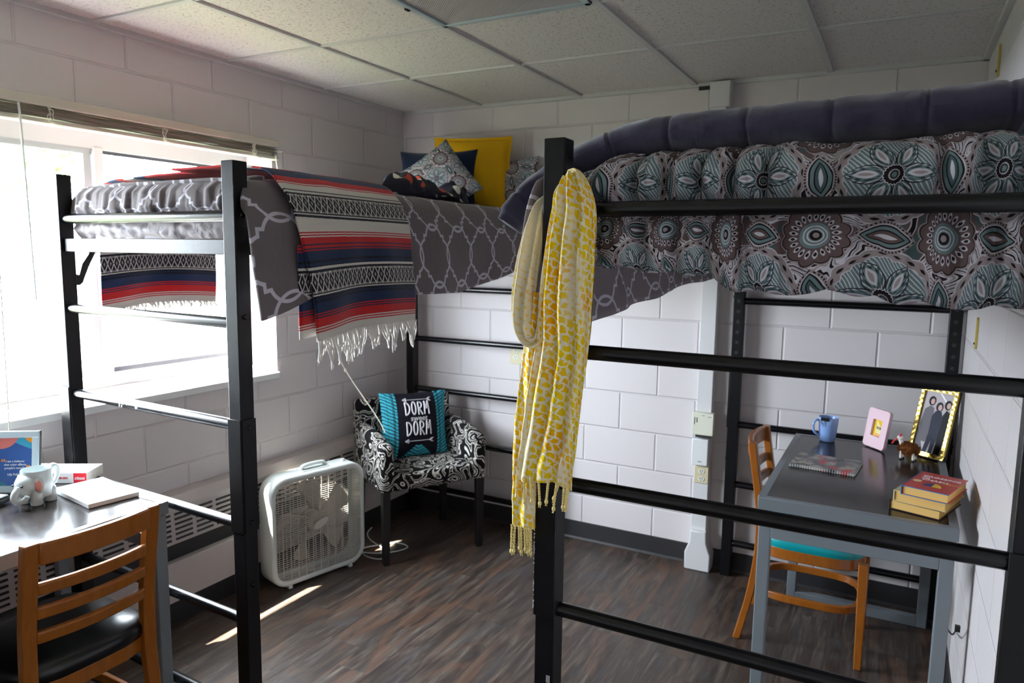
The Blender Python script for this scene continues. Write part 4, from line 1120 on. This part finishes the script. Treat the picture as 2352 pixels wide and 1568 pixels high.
def inside_span(z):
    xs = []
    w_, z0, z1, r = FW-.026, .040, FH-.028, RR-.022
    if z < z0 or z > z1: return 0
    if z < z0+r: return w_-r+math.sqrt(max(0, r*r-(z0+r-z)**2))
    if z > z1-r: return w_-r+math.sqrt(max(0, r*r-(z-z1+r)**2))
    return w_
for yy, nm in ((-.0555, 'front_grille'), (.0555, 'rear_grille')):
    g = MB(); z = .048
    while z < FH-.03:
        s_ = inside_span(z); g.box(-s_, s_, yy-.001, yy+.001, z-.0010, z+.0010); z += .0105
    for i in range(-5, 6):
        x = i*.0405; zz0, zz1 = .042, FH-.03
        if abs(x) > .17: zz0 += .02; zz1 -= .02
        g.box(x-.0012, x+.0012, yy-.0016, yy+.0016, zz0, zz1)
    g.build(nm, 'fan_grille', fan, smooth=False, fix=False, **K)
ell = MB(); ell.prism([(.043*math.cos(a)*math.cos(.4)-.019*math.sin(a)*math.sin(.4), .043*math.cos(a)*math.sin(.4)+.019*math.sin(a)*math.cos(.4)) for a in [2*PI*i/28 for i in range(28)]], (0, -.003, 0), base=Vector((0, -.0585, .28)))
ell.build('badge', 'fan_grille', fan, smooth=False, **K)
bld = MB(); hubz = .285
for kb in range(5):
    a0 = math.radians(90+72*kb)
    vs = []; NR, NA = 8, 6
    for i in range(NR+1):
        r = lerp(.045, .205, i/NR); wd = lerp(.20, .42, (i/NR)**.6)*(.0+1) if i < NR else .36
        for j in range(NA+1):
            t = j/NA-.5; a = a0+t*2*wd*(.75 if i else .9)+.22*(i/NR)
            vs.append((r*math.cos(a), .028*t*2*(1-.3*i/NR), hubz+r*math.sin(a)))
    bld.add(vs, [(i*(NA+1)+j, i*(NA+1)+j+1, (i+1)*(NA+1)+j+1, (i+1)*(NA+1)+j) for i in range(NR) for j in range(NA)])
bld.build('blades', 'fan_blade', fan, solid=.0025, fix=False, **K)
MB().tube([(0, -.030, hubz), (0, -.024, hubz), (0, .034, hubz)], lambda t: .052 if t > .1 else .046, 28).build('hub', 'fan_blade', fan, **K)
MB().tube([(0, .036, hubz), (0, .054, hubz)], .045, 24).build('motor', 'fan_blade', fan, **K)
cb = MB(); cb.tube(smooth_path([(.235, -.83, .05), (.30, -.77, .006), (.42, -.70, .006), (.46, -.60, .006), (.38, -.58, .006), (.30, -.66, .006), (.26, -.74, .006), (.33, -.80, .006), (.42, -.80, .006), (.44, -.74, .006), (.36, -.68, .006), (.22, -.62, .006), (.15, -.56, .010), (.132, -.50, .02)], 6), .0035, 6)
cb.build('power_cord', 'fan_plastic', fan)

# ---------------------------------------------------------------- things on the window desk
Z = DZ
def frame_obj(nm, lab, cat, M, w_, h_, bw, d, m, pm, back='slot_dark'):
    t = thing(nm, lab, cat, tuple(M.translation)); f = MB()
    f.prism([(-w_/2, 0), (w_/2, 0), (w_/2, h_), (-w_/2, h_)], (0, 0, -d*.6), base=Vector((0, 0, 0)), ex=Vector((1, 0, 0)), ey=Vector((0, 1, 0)))
    place(f, M @ Matrix.Translation((0, 0, -.001))).build('back_panel', back, t, smooth=False)
    g = MB()
    for a in ((-w_/2, w_/2, 0, bw), (-w_/2, w_/2, h_-bw, h_), (-w_/2, -w_/2+bw, bw, h_-bw), (w_/2-bw, w_/2, bw, h_-bw)): g.box(*a, 0, d*.5)
    place(g, M).build('frame', m, t, bevel=.002)
    p_ = MB(); p_.grid(1, 1, lambda a, b: Vector(((a-.5)*(w_-2*bw), h_/2+(b-.5)*(h_-2*bw), .0012)), uv=lambda a, b: ((a-.5)*(w_-2*bw), (b-.5)*(h_-2*bw)))
    if pm: place(p_, M).build('picture', pm, t, smooth=False, fix=False)
    e = MB(); e.prism([(-.012, h_*.75), (.012, h_*.75), (.02, .0), (-.02, .0)], (0, 0, -.003), base=Vector((0, 0, 0)), ex=Vector((1, 0, 0)), ey=Vector((0, 1, 0)))
    return t
def upright(x, y, z, yaw, lean=.16):
    # local x = width, local y = up, local z = out of the picture
    return Matrix.Translation((x, y, z)) @ Matrix.Rotation(yaw, 4, 'Z') @ Matrix.Rotation(PI/2-lean, 4, 'X')
Z = .80
MQ = upright(.212, -2.407, Z+.004, math.radians(34.5), .15)
fq = frame_obj('picture_frame', 'silver picture frame with a blue quotation print beside the elephant mug', 'picture frame', MQ, .148, .200, .021, .016, 'frame_silver', 'quote_print')
tq = MQ @ Matrix.Translation((0, .095, .0022))
for i, (s_, yy, z_) in enumerate((('I am a believer', .006, .0098), ('that color affects', -.005, .0098), ("people's moods.", -.016, .0098), ('Lilly Pulitzer', -.037, .0095))):
    text(s_, z_, 'ink_white', fq, tq @ Matrix.Translation((0, yy, 0)), 'lettering', .0001, .0002)
text('\u201c', .032, 'ink_orange', fq, tq @ Matrix.Translation((-.037, .001, 0)), 'quotation_mark', .0006, .0002)
text('\u201d', .032, 'ink_orange', fq, tq @ Matrix.Translation((.040, -.020, 0)), 'quotation_mark', .0006, .0002)
# elephant mug
mg = thing('elephant_mug', 'pale grey ceramic mug shaped like an elephant on the window desk', 'mug', (.335, -2.405, Z))
mz = Z
ma = math.radians(-78)                       # heading of the head
hd = Vector((math.cos(ma), math.sin(ma), 0)); sdv = Vector((-hd.y, hd.x, 0)); mc = Vector((.352, -2.412, 0))
def mp(f_, s_, z): return mc+hd*f_+sdv*s_+Vector((0, 0, mz+z))
MB().lathe([(.030, .020), (.042, .022), (.0445, .045), (.0430, .070), (.0425, .104), (.0415, .1065), (.0395, .104), (.0395, .06), (.036, .03), (0, .028)], tuple(mc+Vector((0, 0, mz))), 36).build('cup', 'ceramic_white', mg, angle=60)
for f_, s_ in ((.024, .024), (.024, -.024), (-.026, .024), (-.026, -.024)):
    p = mp(f_, s_, 0); MB().lathe([(0, 0), (.0165, 0), (.0178, .006), (.0165, .018), (.018, .034), (.014, .046), (0, .05)], tuple(p), 20).build('foot', 'ceramic_white', mg, angle=60)
M3 = Matrix((hd, sdv, Vector((0, 0, 1)))).transposed()
h_ = MB(); h_.ball(mp(.034, 0, .064), .032, .037, .033, 22, 16, M3); h_.ball(mp(.046, 0, .050), .025, .028, .023, 18, 12, M3); h_.build('head', 'ceramic_white', mg, angle=60)
tk = MB(); tk.tube(smooth_path([mp(.060, 0, .058), mp(.074, 0, .045), mp(.078, .002, .030), mp(.076, .010, .022), mp(.072, .024, .025), mp(.068, .034, .034), mp(.066, .038, .042)], 5), lambda t: .013-.006*t, 14); tk.build('trunk', 'ceramic_white', mg, angle=60)
for s_ in (-1, 1):
    e = MB(); Me = M3 @ Matrix.Rotation(s_*.5, 3, 'Z'); e.ball(mp(.026, s_*.040, .064), .007, .017, .026, 16, 12, Me); e.build('ear', 'ceramic_white', mg, angle=60)
    e = MB(); e.ball(mp(.0305, s_*.042, .063), .006, .011, .018, 14, 10, Me); e.build('ear_lining', 'ceramic_pink', mg)
    e = MB(); e.ball(mp(.066, s_*.018, .069), .0035, .004, .0035, 10, 8, M3); e.build('eye', 'ceramic_dark', mg)
hn = MB(); hn.tube(smooth_path([mp(-.038, 0, .094), mp(-.060, 0, .102), mp(-.074, 0, .088), mp(-.072, 0, .062), mp(-.058, 0, .044), mp(-.040, 0, .040)], 6), lambda t: .0075-.001*t, 12, sx=1.25); hn.build('handle', 'ceramic_white', mg, angle=60)
# flat things helper: local x = ex, y = ey on the desk
def book(nm, lab, o, deg, L, Wd, T, cover, pages, spine='x', cov=.0025, z0=None, cat='book', hard=True):
    z0 = Z if z0 is None else z0
    M = Matrix.Translation((o[0], o[1], z0)) @ Matrix.Rotation(math.radians(deg), 4, 'Z')
    t = thing(nm, lab, cat, (o[0], o[1], z0), math.radians(deg))
    i = .004 if hard else 0
    # spine along local x at y=0 ; pages towards +y
    B(i, L-i, .003, Wd-i, cov, T-cov).build('pages', pages, t, smooth=False, local=True)
    c = MB(); c.box(0, L, 0, Wd, 0, cov).box(0, L, 0, Wd, T-cov, T); c.box(0, L, -.0015, .002, 0, T)
    c.build('cover', cover, t, smooth=False, bevel=.0008, local=True)
    return t, M

bk1, M1 = book('book', 'thick white paperback with red and white spine behind the elephant mug', (.307-.225*.86, -2.228-.225*.51), 30.7, .225, .11, .036, 'cover_white', 'paper', hard=False)
B(.183, .2255, -.0022, .0, .0, .036).build('spine_label', 'label_red', bk1, smooth=False, local=True)
F1 = FR[bk1.name]
text('crimson', .017, 'ink_white', bk1, F1 @ plane_M((.204, -.0024, .018), (1, 0, 0), (0, 0, 1)), bold=.0003, sx=.62)
text('ROB GRAY', .0095, 'label_red', bk1, F1 @ plane_M((.147, -.0018, .018), (1, 0, 0), (0, 0, 1)), bold=.0003, sx=.75)
text('DER', .022, 'ink_black', bk1, F1 @ plane_M((.098, -.0018, .018), (1, 0, 0), (0, 0, 1)), bold=.0006, sx=.8)
text('UNDERS', .030, 'ink_grey', bk1, F1 @ plane_M((.150, .057, .0362), (0, 1, 0), (-1, 0, 0)), sx=.75)
nb1, _ = book('notebook', 'white closed notebook with grey spine near the corner of the window desk', (.308, -2.338), -8, .25, .155, .014, 'cover_white', 'paper', cat='notebook', hard=False)
lp = thing('laptop', 'silver and black laptop corner at the left edge beside the elephant mug', 'laptop', (.292, -2.462, Z), math.radians(-70))
B(0, .30, -.22, 0, .004, .022).build('base', 'vinyl_black', lp, bevel=.004, local=True)
B(.002, .298, -.218, -.002, .022, .028).build('lid', 'laptop_silver', lp, bevel=.003, local=True)
B(.02, .05, -.03, -.012, .0282, .0286).build('sticker', 'cover_white', lp, smooth=False, local=True)

# ---------------------------------------------------------------- things on the right desk
Z = .79
bm_ = thing('coffee_mug', 'blue ceramic mug with a tea tag on its rim on the right desk', 'mug', (2.485, -.208, Z))
c0 = (2.485, -.208, Z)
MB().lathe([(0, 0), (.028, 0), (.032, .004), (.037, .040), (.0405, .080), (.0415, .108), (.0400, .1095), (.0385, .107), (.036, .06), (.031, .012), (0, .010)], c0, 36).build('cup', 'ceramic_blue', bm_, angle=60)
hv = -Rv.normalized(); q = Vector(c0)
MB().tube(smooth_path([q+hv*.036+Vector((0, 0, .092)), q+hv*.054+Vector((0, 0, .096)), q+hv*.066+Vector((0, 0, .078)), q+hv*.064+Vector((0, 0, .050)), q+hv*.050+Vector((0, 0, .032)), q+hv*.034+Vector((0, 0, .026))], 6), .005, 10, sx=1.2).build('handle', 'ceramic_blue', bm_)
fv = Vector((.10, -1, 0)).normalized(); rv_ = Vector((1, .1, 0))
tg = MB()
for k in range(7):
    a = math.radians(-128+k*7); r = .0418
    tg.box(c0[0]+r*math.cos(a)-.003, c0[0]+r*math.cos(a)+.003, c0[1]+r*math.sin(a)-.001, c0[1]+r*math.sin(a)+.001, Z+.096, Z+.1105)
for k, a in enumerate((-132, -122, -112, -102)):
    a = math.radians(a); p = Vector((c0[0]+.0425*math.cos(a), c0[1]+.0425*math.sin(a), Z+.10)); tg.tube([p, p+Vector((-.001, 0, -.012)), p+Vector((.002, .002, -.024)), p+Vector((0, .003, -.030))], .0009, 5)
tg.build('drip_decoration', 'ceramic_dark', bm_, smooth=False)
nb2, M2_ = book('notebook', 'floral patterned spiral notebook lying flat on the right desk', (2.388, -.712), -5.5, .237, .205, .011, 'notebook_floral', 'paper', cat='notebook', hard=False)
sp = MB()
for i in range(26): sp.tube(arc((.006+i*.009, -.0005, .0055), .0062, 0, 2*PI, 10, 1, 2), .0009, 5)
sp.build('spiral', 'cover_white', nb2, local=True)
MP = upright(2.678, -.236, Z+.002, math.radians(-50), .16)
fp = thing('picture_frame', 'small pale pink picture frame with a yellow YOU print', 'picture frame', tuple(MP.translation))
def rr2(w_, z0, z1, r): return rrect(w_, z0, z1, r, 6)
Oo = rr2(.064, 0, .168, .014); 
g = MB(); Ii = []
for (x, z) in Oo:
    Ii.append((max(-.028, min(.028, x*.6)), max(.050, min(.122, (z-.084)*.9+.086))))
nn_ = len(Oo); vs = [(x, z, 0) for x, z in Oo]+[(x, z, .016) for x, z in Oo]+[(x, z, .016) for x, z in Ii]+[(x, z, .002) for x, z in Ii]
g.add(vs, [(q_*nn_+i, q_*nn_+(i+1) % nn_, (q_+1)*nn_+(i+1) % nn_, (q_+1)*nn_+i) for q_ in range(3) for i in range(nn_)]+[tuple(range(nn_))[::-1]])
place(g, MP).build('frame', 'frame_pink', fp, bevel=.0015)
p_ = MB(); p_.grid(1, 1, lambda a, b: Vector(((a-.5)*.055, .086+(b-.5)*.071, .0035)), uv=lambda a, b: ((a-.5)*.056, (b-.5)*.072)); place(p_, MP).build('picture', 'you_print', fp, smooth=False, fix=False)
text('YOU', .016, 'ink_black', fp, MP @ Matrix.Translation((0.004, .086, .0042)), bold=.0003)
e = MB(); e.prism([(-.012, .11), (.012, .11), (.02, -.0), (-.02, -.0)], (0, 0, -.004), base=Vector((0, .0, -.002)), ex=Vector((1, 0, 0)), ey=Vector((0, .98, -.22))); place(e, MP).build('easel_back', 'slot_dark', fp, smooth=False)
# gold frame with a photograph of three people
MG = upright(2.866, -.290, Z+.003, math.radians(-37), .24)
gf = frame_obj('picture_frame', 'tall gold picture frame with a photo of three people', 'picture frame', MG, .158, .290, .017, .020, 'frame_gold', 'photo_wall')
def flat(pts, m, z, nm='figure'):
    b = MB(); b.prism(pts, (0, 0, .0003), base=Vector((0, 0, z)), ex=Vector((1, 0, 0)), ey=Vector((0, 1, 0))); place(b, MG).build(nm, m, gf, smooth=False)
def ov(cx, cy, rx, ry, n=16): return [(cx+rx*math.cos(2*PI*i/n), cy+ry*math.sin(2*PI*i/n)) for i in range(n)]
flat([(-.062, .018), (-.062, .12), (-.020, .018)], 'photo_grey', .0016, 'floor_area')
flat([(-.002, .270), (.004, .272), (.060, .215), (.060, .205)], 'cover_white', .0016, 'wall_edge')
for P0, m, z in (([(-.052, .06), (-.058, .13), (-.050, .195), (-.030, .212), (-.012, .205), (-.006, .15), (-.012, .10), (-.020, .06)], 'photo_grey', .0018),
                 ([(-.012, .10), (-.014, .17), (-.002, .195), (.022, .195), (.034, .16), (.030, .10), (.018, .018), (.004, .018), (.006, .08), (-.006, .02), (-.022, .02)], 'photo_dark', .0021),
                 ([(.030, .12), (.030, .18), (.042, .205), (.058, .195), (.060, .11), (.052, .018), (.026, .018)], 'photo_black', .0019)):
    flat(P0, m, z)
for cx, cy, hr in ((-.026, .232, 'photo_black'), (.010, .212, 'photo_black'), (.044, .225, 'photo_black')):
    flat(ov(cx, cy+.001, .0145, .020), hr, .0024, 'hair'); flat(ov(cx+.003, cy-.001, .0085, .0125), 'photo_skin', .0027, 'face')
# fuzzy llama
ll = thing('toy_llama', 'small fuzzy brown toy llama with a red tassel on its head', 'toy', (2.80, -.362, Z))
lc_ = Vector((2.802, -.362, Z+.045)); ld = Vector((.86, -.28, 0)).normalized(); lsd = Vector((-ld.y, ld.x, 0))
ML = Matrix((ld, lsd, Vector((0, 0, 1)))).transposed()
MB().ball(lc_, .040, .024, .026, 20, 14, ML).build('body', 'wool_brown', ll)
wl_ = MB(); rnd = random.Random(5)
for i in range(1500):
    d = Vector((rnd.gauss(0, 1), rnd.gauss(0, 1), rnd.gauss(0, 1))).normalized(); p = lc_+ML @ Vector((d.x*.039, d.y*.023, d.z*.025))
    nrm = (ML @ Vector((d.x/.040, d.y/.024, d.z/.026))).normalized()
    t = nrm.cross(Vector((rnd.random()-.5, rnd.random()-.5, rnd.random()-.5))).normalized()*.0012
    tip = p+nrm*.008+Vector((rnd.gauss(0, .0015), rnd.gauss(0, .0015), rnd.gauss(0, .0015)))
    wl_.add([p-t, p+t, tip], [(0, 1, 2)])
wl_.build('fleece', 'wool_brown', ll, smooth=False, fix=False)
for f_, s_ in ((-.024, -.012), (-.024, .012), (.022, -.012), (.022, .012)):
    p = lc_+ld*f_+lsd*s_; l_ = MB(); l_.tube([p+Vector((0, 0, -.012)), Vector((p.x, p.y, Z+.004))], .0055, 8); l_.build('leg', 'felt_white', ll)
    MB().tube([Vector((p.x, p.y, Z)), Vector((p.x, p.y, Z+.005))], .006, 8).build('hoof', 'slot_dark', ll)
hp = lc_-ld*.034+Vector((0, 0, .040))
MB().tube([lc_-ld*.026+Vector((0, 0, .012)), hp], .010, 8).ball(hp, .014, .011, .010, 12, 8, ML).build('head', 'felt_white', ll)
for s_ in (-1, 1): MB().tube([hp+lsd*s_*.006+Vector((0, 0, .006)), hp+lsd*s_*.008+Vector((0, 0, .018))], lambda t: .004-.003*t, 6).build('ear', 'felt_red', ll)
MB().tube([hp-ld*.008+Vector((0, 0, -.002)), hp-ld*.024+Vector((0, 0, -.018)), hp-ld*.030+Vector((0, 0, -.030))], .0035, 6).tube([hp+Vector((0, 0, .004)), hp-ld*.012+Vector((0, 0, -.004))], .004, 6).build('tassel', 'felt_red', ll)
# stack of three hardbacks
def rbook(lab, FLx, FLy, a, w_, d_, T, cover, z0, band=None):
    ar = math.radians(a); ex = Vector((math.cos(ar), math.sin(ar), 0)); ey = Vector((-ex.y, ex.x, 0))
    BLc = Vector((FLx, FLy, 0))+ey*d_
    return book('book', lab, (BLc.x, BLc.y), a-90, d_, w_, T, cover, 'paper_yellow', z0=z0, cov=.0028)[0], ex, ey
b3, _, _ = rbook('hardback book with dark cover, lowest in the stack on the right desk', 2.742, -1.052, -19, .150, .218, .031, 'cover_dark', Z)
b2, _, _ = rbook('cream hardback book, middle of the stack on the right desk', 2.752, -1.062, -17, .152, .222, .036, 'cover_cream', Z+.031)
b1, ex, ey = rbook('red hardback book, topmost of the stack on the right desk', 2.772, -1.098, -17.5, .134, .212, .031, 'cover_red', Z+.067)
F = FR[b1.name]
B(-.001, .213, -.002, .0005, .0, .031).build('spine_strip', 'cover_blue', b1, smooth=False, local=True)
q = MB(); q.box(.2118, .2128, 0, .134, .0278, .0302).box(.2118, .2128, 0, .134, .0004, .0026); q.build('jacket_edge', 'cover_blue', b1, smooth=False, local=True)
def bt(s_, sz, d_, r_, m, sx=1.0, bold=.0002):   # d_ = distance from the back edge, r_ = from the spine
    return text(s_, sz, m, b1, F @ plane_M((d_, r_, .0312), (0, 1, 0), (-1, 0, 0)), bold=bold, sx=sx)
bt('CROSSING', .023, .050, .072, 'ink_white'); bt('THE', .014, .072, .030, 'ink_white'); bt('CHASM', .023, .092, .062, 'ink_white')
def disc(cx, cy, rx, ry, m, a0=0, a1=2*PI, nm='cover_art'):
    pts = [(cx+rx*math.cos(a0+(a1-a0)*i/20), cy+ry*math.sin(a0+(a1-a0)*i/20)) for i in range(21 if a1-a0 < 6 else 20)]
    if a1-a0 < 6: pts.append((cx, cy))
    b = MB(); b.prism(pts, (0, 0, .0004), base=Vector((0, 0, .0311)), ex=Vector((1, 0, 0)), ey=Vector((0, 1, 0))); b.build(nm, m, b1, smooth=False, local=True)
disc(.125, .020, .013, .013, 'cover_cream'); disc(.165, .072, .038, .026, 'ink_blue', PI, PI*1.5); disc(.165, .072, .038, .026, 'ink_yellow', PI*.5, PI)
bt('REVISED EDITION', .006, .102, .112, 'ink_yellow', bold=0)
# cables by the right desk
cbl = thing('power_cable', 'grey power cables hanging between the right desk and the wall', 'cable', (2.96, -.60, 0))
for dx, dy in ((0, 0), (.008, .03)):
    MB().tube(smooth_path([(2.962-dx, -.62+dy, .006), (2.958-dx, -.60+dy, .20), (2.962-dx, -.62+dy, .45), (2.955-dx, -.60+dy, .72)], 6), .004, 8).build('cable', 'cord_cream' if dx else 'vinyl_black', cbl)
MB().box(2.951, 2.965, -1.10, -1.085, .44, .458).tube(smooth_path([(2.958, -.62, .32), (2.955, -.75, .30), (2.958, -.95, .36), (2.958, -1.09, .45)], 6), .003, 6).build('cable_clip', 'vinyl_black', cbl)
# hidden parts of the building stay out; every top-level thing sits on z = 0 or on what carries it
